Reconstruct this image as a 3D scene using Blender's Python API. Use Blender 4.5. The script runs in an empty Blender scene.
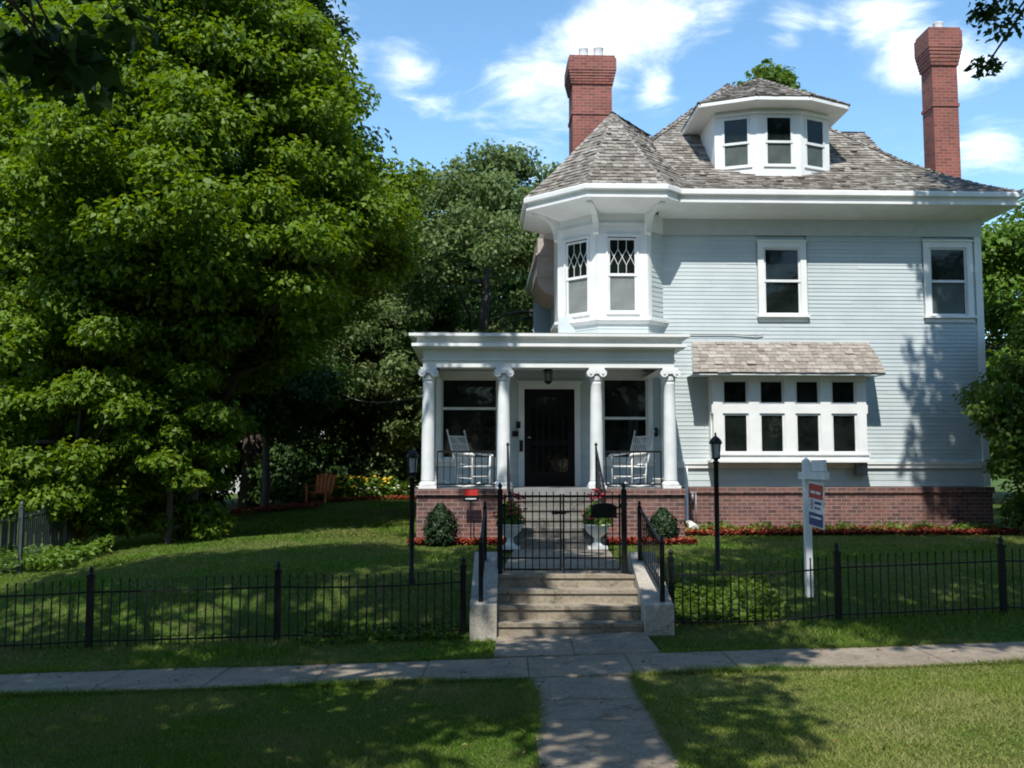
import bpy, math, random
import numpy as np
from mathutils import Vector, Matrix

R = math.radians
sc = bpy.context.scene
COL = sc.collection

# ------------------------------------------------------------------ camera
cam_d = bpy.data.cameras.new('camera')
cam = bpy.data.objects.new('camera', cam_d)
COL.objects.link(cam)
cam.location = (0, 0, 2.09)
cam.rotation_euler = (R(90) + math.atan(86 / 1000.0), 0, 0)
cam_d.sensor_width = 36
cam_d.lens = 36 * 1000 / 1024.0
cam_d.clip_start = 0.1
cam_d.clip_end = 2000
sc.camera = cam

# ------------------------------------------------------------------ light
SUN_EL, SUN_AZ = 55.0, 11.0          # elevation; degrees to the left of straight behind the camera
sun_d = bpy.data.lights.new('sun', 'SUN')
sun_d.energy = 3.5
sun_d.angle = R(0.55)
sun_d.color = (1.0, 0.96, 0.88)
sun = bpy.data.objects.new('sun', sun_d)
COL.objects.link(sun)
to_sun = Vector((-math.sin(R(SUN_AZ)) * math.cos(R(SUN_EL)), -math.cos(R(SUN_AZ)) * math.cos(R(SUN_EL)), math.sin(R(SUN_EL))))
sun.rotation_euler = to_sun.to_track_quat('Z', 'Y').to_euler()
sun.location = (0, 0, 60)

world = bpy.data.worlds.new('World')
sc.world = world
world.use_nodes = True
nt = world.node_tree
for n in list(nt.nodes):
    nt.nodes.remove(n)
def wn(t, **kw):
    n = nt.nodes.new(t)
    for k, v in kw.items():
        setattr(n, k, v)
    return n
def wmath(op, a, b=None, clamp=False):
    n = wn('ShaderNodeMath', operation=op, use_clamp=clamp)
    for i, v in enumerate((a, b)):
        if v is None: continue
        if isinstance(v, (int, float)): n.inputs[i].default_value = v
        else: nt.links.new(v, n.inputs[i])
    return n.outputs[0]
sky = wn('ShaderNodeTexSky', sky_type='NISHITA', sun_disc=False)
sky.sun_elevation = R(SUN_EL)
sky.sun_rotation = R(180 + SUN_AZ)
sky.altitude = 250
sky.air_density = 1.0
sky.dust_density = 0.3
sky.ozone_density = 1.6
tc = wn('ShaderNodeTexCoord')
sep = wn('ShaderNodeSeparateXYZ'); nt.links.new(tc.outputs['Generated'], sep.inputs[0])
zc = wmath('MAXIMUM', sep.outputs[2], 0.02)
# clouds live on a flat layer overhead: direction / height
ux = wmath('DIVIDE', sep.outputs[0], wmath('ADD', zc, 0.12)); uy = wmath('DIVIDE', sep.outputs[1], wmath('ADD', zc, 0.12))
comb = wn('ShaderNodeCombineXYZ'); nt.links.new(ux, comb.inputs[0]); nt.links.new(uy, comb.inputs[1])
noise = wn('ShaderNodeTexNoise'); noise.inputs['Scale'].default_value = 3.4; noise.inputs['Detail'].default_value = 9; noise.inputs['Roughness'].default_value = 0.6; noise.inputs['Distortion'].default_value = 0.5
nt.links.new(comb.outputs[0], noise.inputs['Vector'])
def dirv(px, py):
    p = math.atan(86 / 1000.0); u = (px - 512) / 1000.; v = (384 - py) / 1000.
    return Vector((u, math.cos(p) - v * math.sin(p), math.sin(p) + v * math.cos(p))).normalized()
CLOUDS = [(545, 60, .10, .75), (600, 35, .085, .9), (655, 15, .07, .8), (525, 88, .05, .8), (410, 72, .05, .55), (655, 88, .035, .8), (790, 35, .05, .7),
          (880, 20, .06, .8), (905, 50, .05, .9), (960, 70, .06, .8), (985, 140, .05, .55), (830, 30, .04, .5), (720, 8, .05, .6), (310, 45, .07, .6)]
mask = 0.0
for (px, py, rad, st) in CLOUDS:
    d = dirv(px, py)
    dist = wn('ShaderNodeVectorMath', operation='DISTANCE')
    nt.links.new(tc.outputs['Generated'], dist.inputs[0]); dist.inputs[1].default_value = d
    m = wmath('MULTIPLY', wmath('SUBTRACT', 1.0, wmath('DIVIDE', dist.outputs['Value'], rad), clamp=True), st)
    mask = m if isinstance(mask, float) else wmath('MAXIMUM', mask, m)
# away from the framed part of the sky, plain scattered cloud
cov = wmath('ADD', wmath('MULTIPLY', noise.outputs[0], 1.05), wmath('MULTIPLY', mask, 0.42))
cr = wn('ShaderNodeMapRange', interpolation_type='SMOOTHSTEP')
nt.links.new(cov, cr.inputs['Value']); cr.inputs['From Min'].default_value = 0.60; cr.inputs['From Max'].default_value = 1.02
cr.inputs['To Max'].default_value = 0.92
mix = wn('ShaderNodeMix', data_type='RGBA')
hs = wn('ShaderNodeHueSaturation'); hs.inputs['Saturation'].default_value = 1.12; hs.inputs['Value'].default_value = 1.25; hs.inputs['Hue'].default_value = 0.49
nt.links.new(sky.outputs[0], hs.inputs['Color'])
nt.links.new(cr.outputs[0], mix.inputs['Factor']); nt.links.new(hs.outputs[0], mix.inputs['A'])
mix.inputs['B'].default_value = (9.5, 9.7, 9.9, 1)
bg = wn('ShaderNodeBackground'); bg.inputs['Strength'].default_value = 0.12
nt.links.new(mix.outputs['Result'], bg.inputs['Color'])
out = wn('ShaderNodeOutputWorld'); nt.links.new(bg.outputs[0], out.inputs[0])

sc.view_settings.view_transform = 'Standard'
sc.view_settings.look = 'None'
sc.view_settings.gamma = 1
sc.view_settings.exposure = 0.74
sc.view_settings.use_curve_mapping = False
sc.render.engine = 'CYCLES'
sc.cycles.max_bounces = 6
sc.cycles.diffuse_bounces = 3
sc.cycles.glossy_bounces = 3
sc.cycles.transmission_bounces = 4
sc.cycles.transparent_max_bounces = 6
sc.cycles.use_denoising = True
sc.cycles.sample_clamp_indirect = 6
sc.cycles.filter_width = 1.9         # the photograph's lens is a little soft

# ------------------------------------------------------------------ materials
MATS = {}
def new_mat(name):
    m = bpy.data.materials.new(name); m.use_nodes = True
    t = m.node_tree
    return m, t, t.nodes['Principled BSDF']
def node(t, typ, **kw):
    n = t.nodes.new(typ)
    for k, v in kw.items(): setattr(n, k, v)
    return n
def ramp(t, fac, stops):
    n = node(t, 'ShaderNodeValToRGB')
    el = n.color_ramp.elements
    while len(el) < len(stops): el.new(0.5)
    for e, (p, c) in zip(el, stops):
        e.position = p; e.color = (*c, 1)
    t.links.new(fac, n.inputs[0])
    return n.outputs[0]
def noise_n(t, scale, detail=4, rough=0.55, coord='Object', dist=0.0):
    tcn = node(t, 'ShaderNodeTexCoord')
    n = node(t, 'ShaderNodeTexNoise')
    n.inputs['Scale'].default_value = scale; n.inputs['Detail'].default_value = detail
    n.inputs['Roughness'].default_value = rough; n.inputs['Distortion'].default_value = dist
    t.links.new(tcn.outputs[coord], n.inputs['Vector'])
    return n.outputs[0]
def bump(t, b, fac, strength=0.3, dist=0.02):
    n = node(t, 'ShaderNodeBump'); n.inputs['Strength'].default_value = strength; n.inputs['Distance'].default_value = dist
    t.links.new(fac, n.inputs['Height']); t.links.new(n.outputs[0], b.inputs['Normal'])
def mixc(t, a, b, fac, typ='MIX'):
    n = node(t, 'ShaderNodeMix', data_type='RGBA', blend_type=typ)
    for key, v in (('A', a), ('B', b), ('Factor', fac)):
        if isinstance(v, (int, float)): n.inputs[key].default_value = v
        elif isinstance(v, tuple): n.inputs[key].default_value = (*v, 1)
        else: t.links.new(v, n.inputs[key])
    return n.outputs['Result']
def plain(name, col, rough=0.6, metal=0.0, var=0.12, scale=6.0, bmp=0.0, spec=0.5):
    m, t, b = new_mat(name)
    n = noise_n(t, scale, 5)
    lo = tuple(c * (1 - var) for c in col); hi = tuple(min(1, c * (1 + var)) for c in col)
    t.links.new(ramp(t, n, [(0.3, lo), (0.7, hi)]), b.inputs['Base Color'])
    b.inputs['Roughness'].default_value = rough; b.inputs['Metallic'].default_value = metal
    b.inputs['Specular IOR Level'].default_value = spec
    if bmp: bump(t, b, noise_n(t, scale * 8, 4), bmp, 0.01)
    MATS[name] = m
    return m

plain('white_paint', (0.76, 0.77, 0.76), 0.5, var=0.07, scale=2.2)
plain('white_old', (0.70, 0.72, 0.72), 0.55, var=0.10, scale=3)
plain('shaded_trim', (0.50, 0.53, 0.53), 0.6, var=0.06)  # frieze trim, greyed: the shade under the eave is put into its colour
plain('iron', (0.007, 0.0075, 0.008), 0.5, var=0.3, scale=20, bmp=0.1, spec=0.3)
plain('iron_green', (0.045, 0.06, 0.058), 0.5, var=0.3, scale=12)
plain('lamp_glass', (0.35, 0.38, 0.38), 0.2, var=0.1)
plain('dark_wood', (0.006, 0.0055, 0.006), 0.45, var=0.3, spec=0.2)
plain('floor_grey', (0.22, 0.22, 0.22), 0.6)
plain('wicker', (0.72, 0.73, 0.72), 0.6, var=0.1, scale=30)
plain('bark', (0.075, 0.06, 0.048), 0.9, var=0.4, scale=9, bmp=0.8)
plain('bark_grey', (0.11, 0.10, 0.09), 0.9, var=0.4, scale=9, bmp=0.8)
plain('asphalt', (0.05, 0.05, 0.052), 0.85, var=0.25, scale=3, bmp=0.3)
plain('sign_white', (0.72, 0.74, 0.76), 0.4, var=0.03)
plain('sign_red', (0.50, 0.035, 0.03), 0.4, var=0.05)
plain('sign_blue', (0.02, 0.05, 0.19), 0.4, var=0.05)
plain('mail_black', (0.009, 0.010, 0.013), 0.4, var=0.15, spec=0.3)
plain('orange_wood', (0.52, 0.13, 0.03), 0.55, var=0.15)
plain('grey_board', (0.11, 0.11, 0.10), 0.85, var=0.3, scale=5, bmp=0.4)
plain('brown_board', (0.14, 0.085, 0.055), 0.85, var=0.3, scale=5, bmp=0.4)
plain('car_paint', (0.03, 0.045, 0.07), 0.25, var=0.05)
plain('tyre_rubber', (0.012, 0.012, 0.012), 0.8)
plain('chrome', (0.6, 0.6, 0.62), 0.2, 1.0, var=0.05)
plain('headlight_glass', (0.75, 0.78, 0.8), 0.1, var=0.03)
plain('metal_grey', (0.22, 0.22, 0.22), 0.5, 0.3)
plain('cement_white', (0.60, 0.61, 0.60), 0.7, var=0.12, scale=9, bmp=0.2)
plain('petal_red', (0.30, 0.018, 0.035), 0.6, var=0.3, scale=60)
plain('petal_yellow', (0.65, 0.42, 0.02), 0.6, var=0.2, scale=60)
plain('petal_white', (0.65, 0.6, 0.55), 0.6, var=0.2, scale=60)
plain('curtain', (0.30, 0.31, 0.31), 0.8, var=0.1)
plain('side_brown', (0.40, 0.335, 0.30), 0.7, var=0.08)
plain('cable_grey', (0.25, 0.25, 0.25), 0.6)
plain('far_wall', (0.45, 0.45, 0.43), 0.7)

def m_siding():
    m, t, b = new_mat('siding')
    n = noise_n(t, 1.3, 6); n2 = noise_n(t, 14, 3)
    c = ramp(t, n, [(0.3, (0.475, 0.535, 0.55)), (0.7, (0.55, 0.61, 0.62))])
    c = mixc(t, c, (0.43, 0.49, 0.51), mixc(t, (0, 0, 0), (0.5, 0.5, 0.5), n2), 'MIX') if False else c
    g = node(t, 'ShaderNodeNewGeometry')
    c = mixc(t, c, ramp(t, g.outputs['Random Per Island'], [(0, (0.90, 0.91, 0.92)), (1, (1, 1, 1))]), 1.0, 'MULTIPLY')
    n3 = noise_n(t, 5.0, 6, 0.7, dist=0.5)
    c = mixc(t, c, (0.80, 0.80, 0.78), ramp(t, n3, [(0.58, (0, 0, 0)), (0.8, (0.8, 0.8, 0.8))]), 'MULTIPLY')
    t.links.new(c, b.inputs['Base Color']); b.inputs['Roughness'].default_value = 0.55
    bump(t, b, n2, 0.15, 0.004)
    MATS['siding'] = m
m_siding()

def m_brick(name, c1, c2, mortar, dark):
    m, t, b = new_mat(name)
    uv = node(t, 'ShaderNodeUVMap')
    br = node(t, 'ShaderNodeTexBrick')
    t.links.new(uv.outputs[0], br.inputs['Vector'])
    br.inputs['Scale'].default_value = 1; br.inputs['Brick Width'].default_value = 0.215; br.inputs['Row Height'].default_value = 0.078
    br.inputs['Mortar Size'].default_value = 0.007; br.inputs['Bias'].default_value = -0.1; br.inputs['Mortar Smooth'].default_value = 0.3
    br.inputs['Color1'].default_value = (*c1, 1); br.inputs['Color2'].default_value = (*c2, 1); br.inputs['Mortar'].default_value = (*mortar, 1)
    n = noise_n(t, 5.5, 5, coord='Object')
    c = mixc(t, br.outputs['Color'], dark, ramp(t, n, [(0.45, (0, 0, 0)), (0.75, (0.6, 0.6, 0.6))]))
    n2 = noise_n(t, 0.8, 4)
    c = mixc(t, c, (0.75, 0.72, 0.70), ramp(t, n2, [(0.4, (0, 0, 0)), (0.75, (1, 1, 1))]), 'MULTIPLY')
    t.links.new(c, b.inputs['Base Color']); b.inputs['Roughness'].default_value = 0.85
    bump(t, b, br.outputs['Fac'], -0.5, 0.01)
    MATS[name] = m
m_brick('brick', (0.190, 0.080, 0.066), (0.065, 0.037, 0.040), (0.30, 0.255, 0.23), (0.27, 0.16, 0.13))
m_brick('chimney_brick', (0.30, 0.085, 0.06), (0.15, 0.045, 0.038), (0.30, 0.19, 0.16), (0.26, 0.11, 0.08))

def m_island(name, stops, rough=0.6, spec=0.3, bmp=None, noise_mix=None):
    m, t, b = new_mat(name)
    g = node(t, 'ShaderNodeNewGeometry')
    c = ramp(t, g.outputs['Random Per Island'], stops)
    if noise_mix:
        n = noise_n(t, noise_mix[0], 4)
        c = mixc(t, c, noise_mix[1], ramp(t, n, [(0.42, (0, 0, 0)), (0.68, (noise_mix[2],) * 3)]))
    t.links.new(c, b.inputs['Base Color']); b.inputs['Roughness'].default_value = rough
    b.inputs['Specular IOR Level'].default_value = spec
    if bmp: bump(t, b, noise_n(t, bmp[0], 4), bmp[1], 0.01)
    MATS[name] = m
    return m, t, b, c
m_island('shingle', [(0, (0.13, 0.115, 0.10)), (0.35, (0.22, 0.20, 0.178)), (0.7, (0.29, 0.265, 0.235)), (1, (0.37, 0.345, 0.31))], 0.9, 0.1, (40, 0.4), (1.4, (0.12, 0.105, 0.085), 0.55))
m_island('awning_shingle', [(0, (0.22, 0.195, 0.17)), (0.5, (0.30, 0.27, 0.24)), (1, (0.39, 0.355, 0.32))], 0.9, 0.1, (40, 0.3), (1.8, (0.22, 0.18, 0.15), 0.4))
plain('roof_base', (0.10, 0.085, 0.07), 0.95)
m_island('mulch', [(0, (0.15, 0.026, 0.015)), (0.6, (0.30, 0.055, 0.03)), (1, (0.36, 0.13, 0.07))], 0.9, 0.1)
m_island('dead_leaf', [(0, (0.10, 0.06, 0.03)), (0.5, (0.20, 0.13, 0.05)), (1, (0.16, 0.18, 0.05))], 0.8, 0.2)

def m_leaf(name, stops, trans=0.38, rough=0.5, spec=0.25, nm=None):
    m, t, b, c = m_island(name, stops, rough, spec, None, nm)
    tr = node(t, 'ShaderNodeBsdfTranslucent')
    hs = node(t, 'ShaderNodeHueSaturation'); hs.inputs['Hue'].default_value = 0.485; hs.inputs['Saturation'].default_value = 1.1; hs.inputs['Value'].default_value = 1.5
    t.links.new(c, hs.inputs['Color']); t.links.new(hs.outputs[0], tr.inputs['Color'])
    mx = node(t, 'ShaderNodeMixShader'); mx.inputs[0].default_value = trans
    t.links.new(b.outputs[0], mx.inputs[1]); t.links.new(tr.outputs[0], mx.inputs[2])
    t.links.new(mx.outputs[0], t.nodes['Material Output'].inputs[0])
m_leaf('leaf_maple', [(0, (0.075, 0.138, 0.014)), (0.5, (0.118, 0.200, 0.019)), (0.9, (0.155, 0.245, 0.024)), (1, (0.19, 0.25, 0.028))])
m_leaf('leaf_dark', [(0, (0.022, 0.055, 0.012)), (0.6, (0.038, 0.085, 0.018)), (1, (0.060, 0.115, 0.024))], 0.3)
m_leaf('leaf_grey', [(0, (0.090, 0.145, 0.046)), (0.6, (0.140, 0.200, 0.068)), (1, (0.19, 0.245, 0.095))], 0.4)
m_leaf('leaf_mid', [(0, (0.055, 0.112, 0.018)), (0.6, (0.095, 0.165, 0.026)), (1, (0.14, 0.21, 0.038))], 0.38)
m_leaf('leaf_bright', [(0, (0.07, 0.14, 0.02)), (0.6, (0.11, 0.20, 0.028)), (1, (0.16, 0.25, 0.045))], 0.3)
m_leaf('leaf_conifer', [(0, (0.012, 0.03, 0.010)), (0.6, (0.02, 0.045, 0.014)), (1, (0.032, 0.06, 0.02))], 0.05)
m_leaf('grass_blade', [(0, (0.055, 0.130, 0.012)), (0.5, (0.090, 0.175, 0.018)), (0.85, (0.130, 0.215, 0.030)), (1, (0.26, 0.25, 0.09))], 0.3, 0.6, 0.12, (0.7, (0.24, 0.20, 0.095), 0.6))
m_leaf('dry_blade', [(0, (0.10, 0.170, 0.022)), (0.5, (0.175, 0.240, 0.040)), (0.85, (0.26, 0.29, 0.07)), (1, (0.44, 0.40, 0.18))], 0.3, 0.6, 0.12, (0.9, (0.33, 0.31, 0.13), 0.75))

def m_lawn():
    m, t, b = new_mat('lawn')
    n1 = noise_n(t, 0.35, 5); n2 = noise_n(t, 3.5, 6); n3 = noise_n(t, 45, 4, 0.7)
    c = ramp(t, n1, [(0.35, (0.065, 0.125, 0.018)), (0.65, (0.115, 0.160, 0.034))])
    c = mixc(t, c, (0.185, 0.15, 0.075), ramp(t, n2, [(0.5, (0, 0, 0)), (0.78, (0.7, 0.7, 0.7))]))
    c = mixc(t, c, (0.35, 0.38, 0.3), ramp(t, n3, [(0.35, (1, 1, 1)), (0.6, (0, 0, 0))]), 'MULTIPLY')
    t.links.new(c, b.inputs['Base Color']); b.inputs['Roughness'].default_value = 0.9; b.inputs['Specular IOR Level'].default_value = 0.1
    bump(t, b, n3, 0.9, 0.04)
    MATS['lawn'] = m
m_lawn()

def m_concrete(name, lo, hi, stain, edge=0.5):
    m, t, b = new_mat(name)
    n1 = noise_n(t, 1.1, 6, 0.65); n2 = noise_n(t, 26, 5, 0.7); n3 = noise_n(t, 3.1, 7, 0.7, dist=0.6)
    c = ramp(t, n1, [(0.3, lo), (0.7, hi)])
    c = mixc(t, c, stain, ramp(t, n3, [(0.5, (0, 0, 0)), (0.72, (edge, edge, edge))]))
    tcn = node(t, 'ShaderNodeTexCoord'); vo = node(t, 'ShaderNodeTexVoronoi', feature='DISTANCE_TO_EDGE'); vo.inputs['Scale'].default_value = 0.3
    wr = node(t, 'ShaderNodeVectorMath', operation='ADD'); ns = node(t, 'ShaderNodeTexNoise'); ns.inputs['Scale'].default_value = 2.2; ns.inputs['Detail'].default_value = 5
    t.links.new(tcn.outputs['Object'], ns.inputs['Vector']); t.links.new(tcn.outputs['Object'], wr.inputs[0]); t.links.new(ns.outputs['Color'], wr.inputs[1]); t.links.new(wr.outputs[0], vo.inputs['Vector'])
    c = mixc(t, c, (0.5, 0.48, 0.45), ramp(t, vo.outputs['Distance'], [(0.0, (1, 1, 1)), (0.006, (0, 0, 0))]), 'MULTIPLY')
    c = mixc(t, c, (0.72, 0.71, 0.69), ramp(t, n2, [(0.4, (1, 1, 1)), (0.62, (0, 0, 0))]), 'MULTIPLY')
    t.links.new(c, b.inputs['Base Color']); b.inputs['Roughness'].default_value = 0.9; b.inputs['Specular IOR Level'].default_value = 0.2
    bump(t, b, n2, 0.4, 0.006)
    MATS[name] = m
m_concrete('walk_concrete', (0.25, 0.207, 0.16), (0.365, 0.305, 0.24), (0.13, 0.108, 0.085), 0.8)
m_concrete('step_concrete', (0.28, 0.24, 0.185), (0.40, 0.35, 0.28), (0.11, 0.09, 0.07), 0.8)
m_concrete('porch_step_shaded', (0.17, 0.165, 0.15), (0.25, 0.24, 0.22), (0.08, 0.075, 0.065), 0.7)  # darker copy of the step concrete with shade put into its colour
m_concrete('cheek_concrete', (0.40, 0.37, 0.32), (0.50, 0.46, 0.41), (0.20, 0.18, 0.15), 0.5)

def m_pane(name, base, rough, spec=0.5, mottled=0.5):
    m, t, b = new_mat(name)
    n = noise_n(t, 2.2, 3)
    t.links.new(ramp(t, n, [(0.35, tuple(c * (1 - mottled) for c in base)), (0.7, tuple(c * (1 + mottled) for c in base))]), b.inputs['Base Color'])
    b.inputs['Roughness'].default_value = rough; b.inputs['Specular IOR Level'].default_value = spec
    bump(t, b, noise_n(t, 2.6, 2), 0.12, 0.02)
    MATS[name] = m
m_pane('pane_dark', (0.009, 0.013, 0.011), 0.05, 0.3)
m_pane('pane_screen', (0.075, 0.095, 0.088), 0.5, 0.3, 0.25)
m_pane('pane_blind', (0.21, 0.225, 0.225), 0.25, 0.5, 0.15)

# ------------------------------------------------------------------ mesh builder
class MB:
    def __init__(s):
        s.v = []; s.f = []; s.uv = []; s.m = []; s.sm = []
    def face(s, pts, m=0, uv=None, smooth=False):
        i = len(s.v); s.v += [tuple(p) for p in pts]
        s.f.append(tuple(range(i, i + len(pts)))); s.m.append(m); s.sm.append(smooth)
        if uv is None:
            p = [Vector(q) for q in pts]
            n = (p[1] - p[0]).cross(p[2] - p[0])
            a = max(range(3), key=lambda k: abs(n[k]))
            if a == 2: uv = [(q.x, q.y) for q in p]
            elif abs(n.x) < 1e-6 or abs(n.y) < 1e-6:
                uv = [((q.y if a == 0 else q.x), q.z) for q in p]
            else:
                h = Vector((-n.y, n.x, 0)).normalized(); uv = [(q.dot(h), q.z) for q in p]
        s.uv.append(uv)
    def grid(s, rings, m=0, closed=True, smooth=True, caps=(False, False)):
        b = len(s.v); n = len(rings[0])
        for r in rings: s.v += [tuple(p) for p in r]
        for i in range(len(rings) - 1):
            for j in range(n if closed else n - 1):
                k = (j + 1) % n
                s.f.append((b + i * n + j, b + i * n + k, b + (i + 1) * n + k, b + (i + 1) * n + j))
                s.m.append(m); s.sm.append(smooth)
                s.uv.append([(j / n, i * .1), ((j + 1) / n, i * .1), ((j + 1) / n, i * .1 + .1), (j / n, i * .1 + .1)])
        if caps[0]:
            s.f.append(tuple(b + j for j in reversed(range(n)))); s.m.append(m); s.sm.append(False); s.uv.append([(0, 0)] * n)
        if caps[1]:
            o = b + (len(rings) - 1) * n
            s.f.append(tuple(o + j for j in range(n))); s.m.append(m); s.sm.append(False); s.uv.append([(0, 0)] * n)
    def box(s, a, c, m=0, mat=None):
        x0, y0, z0 = a; x1, y1, z1 = c
        P = [Vector(p) for p in ((x0, y0, z0), (x1, y0, z0), (x1, y1, z0), (x0, y1, z0), (x0, y0, z1), (x1, y0, z1), (x1, y1, z1), (x0, y1, z1))]
        dx, dy, dz = x1 - x0, y1 - y0, z1 - z0
        for q in ((0, 1, 5, 4), (1, 2, 6, 5), (2, 3, 7, 6), (3, 0, 4, 7), (4, 5, 6, 7), (3, 2, 1, 0)):
            pts = [P[i] for i in q]
            nrm = (pts[1] - pts[0]).cross(pts[2] - pts[0])
            a_ = max(range(3), key=lambda k: abs(nrm[k]))
            uv = [((p.y, p.z) if a_ == 0 else (p.x, p.z) if a_ == 1 else (p.x, p.y)) for p in pts]
            s.face([mat @ p for p in pts] if mat else pts, m, uv)
    def bar(s, p, q, w, h=None, m=0):
        """a straight square bar from p to q"""
        p, q = Vector(p), Vector(q); d = q - p; L = d.length
        h = h or w
        rot = d.to_track_quat('Z', 'Y').to_matrix().to_4x4()
        s.box((-w / 2, -h / 2, 0), (w / 2, h / 2, L), m, Matrix.Translation(p) @ rot)
    def tube(s, path, rad, n=8, m=0, caps=True):
        path = [Vector(p) for p in path]
        if isinstance(rad, (int, float)): rad = [rad] * len(path)
        rings = []; ref = None
        for i, p in enumerate(path):
            d = (path[min(i + 1, len(path) - 1)] - path[max(i - 1, 0)])
            if d.length < 1e-9: d = Vector((0, 0, 1))
            d.normalize()
            if ref is None: ref = d.orthogonal().normalized()
            ref = (ref - d * ref.dot(d))
            if ref.length < 1e-6: ref = d.orthogonal()
            ref.normalize(); b = d.cross(ref)
            rings.append([p + (ref * math.cos(2 * math.pi * k / n) + b * math.sin(2 * math.pi * k / n)) * rad[i] for k in range(n)])
        s.grid(rings, m, True, True, (caps, caps))
    def lathe(s, prof, c=(0, 0, 0), n=16, m=0, smooth=True):
        rings = [[(c[0] + r * math.cos(2 * math.pi * k / n), c[1] + r * math.sin(2 * math.pi * k / n), c[2] + z) for k in range(n)] for r, z in prof]
        s.grid(rings, m, True, smooth, (True, True))
    def prism(s, poly, y0, y1, m=0, mat=None):
        """outline in x,z extruded along y"""
        tf = (lambda p: mat @ Vector(p)) if mat else (lambda p: p)
        s.face([tf((x, y0, z)) for x, z in poly], m, [(x, z) for x, z in poly])
        s.face([tf((x, y1, z)) for x, z in reversed(poly)], m, [(x, z) for x, z in reversed(poly)])
        n = len(poly)
        for i in range(n):
            (x0, z0), (x1, z1) = poly[i], poly[(i + 1) % n]
            s.face([tf((x0, y1, z0)), tf((x1, y1, z1)), tf((x1, y0, z1)), tf((x0, y0, z0))][::-1] if False else [tf((x0, y0, z0)), tf((x0, y1, z0)), tf((x1, y1, z1)), tf((x1, y0, z1))], m, [(0, 0), (0, y1 - y0), (1, y1 - y0), (1, 0)])
    def build(s, name, mats, parent=None, loc=None, rotz=0.0, **tags):
        me = bpy.data.meshes.new(name)
        me.from_pydata(s.v, [], s.f)
        if isinstance(mats, str): mats = [mats]
        for k in mats: me.materials.append(MATS[k])
        me.polygons.foreach_set('material_index', s.m)
        me.polygons.foreach_set('use_smooth', s.sm)
        uvl = me.uv_layers.new(name='UVMap')
        uvl.data.foreach_set('uv', [c for f in s.uv for p in f for c in p])
        me.update()
        o = bpy.data.objects.new(name, me); COL.objects.link(o)
        if parent: o.parent = parent
        if loc: o.location = loc
        o.rotation_euler.z = rotz
        tag(o, **tags)
        return o
def tag(o, label=None, cat=None, group=None, kind=None):
    if label: o['label'] = label
    if cat: o['category'] = cat
    if group: o['group'] = group
    if kind: o['kind'] = kind
def thing(name, label, cat, loc=(0, 0, 0), rotz=0.0, group=None):
    o = bpy.data.objects.new(name, None); COL.objects.link(o)
    o.empty_display_size = 0.2
    o.location = loc; o.rotation_euler.z = rotz
    tag(o, label, cat, group)
    return o
def dup(root, loc, rotz, label, group=None):
    def cp(o, par):
        c = o.copy(); COL.objects.link(c)
        if par: c.parent = par
        for ch in list(o.children): cp(ch, c)
        return c
    r = cp(root, None); r.location = loc; r.rotation_euler.z = rotz; r['label'] = label
    if group: r['group'] = group
    return r

# ------------------------------------------------------------------ terrain
def sstep(a, b, x):
    t = np.clip((x - a) / (b - a), 0, 1); return t * t * (3 - 2 * t)
def yf(x): return 12.7 + 0.05 * x           # the fence line
def ground_z(x, y):
    x = np.asarray(x, float); y = np.asarray(y, float)
    xs = np.clip(x, -30, 30)
    base = 0.022 * xs + 0.0
    fz = base + 0.03 + 0.012 * np.maximum(0, np.clip(xs, 0, 12))
    fl = sstep(-9.5, -3.2, x)
    lawn = 0.16 + (0.62 - 0.16) * fl
    lawn_far = 0.30 + (0.76 - 0.30) * sstep(-11, -4, x)
    t1 = sstep(0.0, 2.3, y - yf(x))
    t2 = sstep(2.0, 8.0, y - yf(x))
    z = fz + (lawn - fz) * t1
    z = z + (lawn_far - lawn) * t2
    z = z + 0.34 * sstep(20, 31, y)
    near = sstep(11.4, 12.7, y - 0.05 * x)
    z = np.where(y - 0.05 * x < 12.7, base + (fz - base) * near, z)
    # hollow under the front steps and walls so that the slab does not show through
    st = (x > -0.5) & (x < 1.95) & (y > 12.45) & (y < 14.0)
    z = np.where(st, np.minimum(z, 0.0), z)
    # road
    z = np.where(y < 4.3, -0.14 + 0.012 * xs, z)
    return z
def gz(x, y): return float(ground_z(x, y))

def sheet(name, xs, ys, mat, kind='structure', dz=0.0, **k):
    X, Y = np.meshgrid(xs, ys)
    Z = ground_z(X, Y) + dz
    V = np.stack([X.ravel(), Y.ravel(), Z.ravel()], 1)
    nx, ny = len(xs), len(ys)
    idx = np.arange(nx * ny).reshape(ny, nx)
    F = np.stack([idx[:-1, :-1], idx[:-1, 1:], idx[1:, 1:], idx[1:, :-1]], -1).reshape(-1, 4)
    me = bpy.data.meshes.new(name); me.from_pydata(V.tolist(), [], F.tolist())
    me.polygons.foreach_set('use_smooth', [True] * len(F))
    me.materials.append(MATS[mat])
    o = bpy.data.objects.new(name, me); COL.objects.link(o); tag(o, kind=kind, **k)
    return o
xs = np.unique(np.round(np.concatenate([[-600, -300, -150, -90, -60], np.arange(-40, 40.01, 2.0), np.arange(-12, 12.01, 0.25), [-0.501, -0.499, 1.949, 1.951], [60, 90, 150, 300, 600]]), 3))
ys = np.unique(np.round(np.concatenate([[-300, -100, -40, -20, -10, 0], np.arange(4, 34, 0.25), [4.29, 4.301, 12.449, 12.451, 13.999, 14.001], np.arange(34, 60, 2), [70, 100, 160, 300, 700]]), 3))
sheet('ground', xs, ys, 'lawn')
road = MB(); road.face([(-300, -6, -0.10 - .36), (300, -6, -0.10 + .30), (300, 4.1, -0.10 + .30), (-300, 4.1, -0.10 - .36)])
rxs = np.array([-300, -60, -30, -10, 0, 10, 30, 60, 300.]); 
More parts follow.
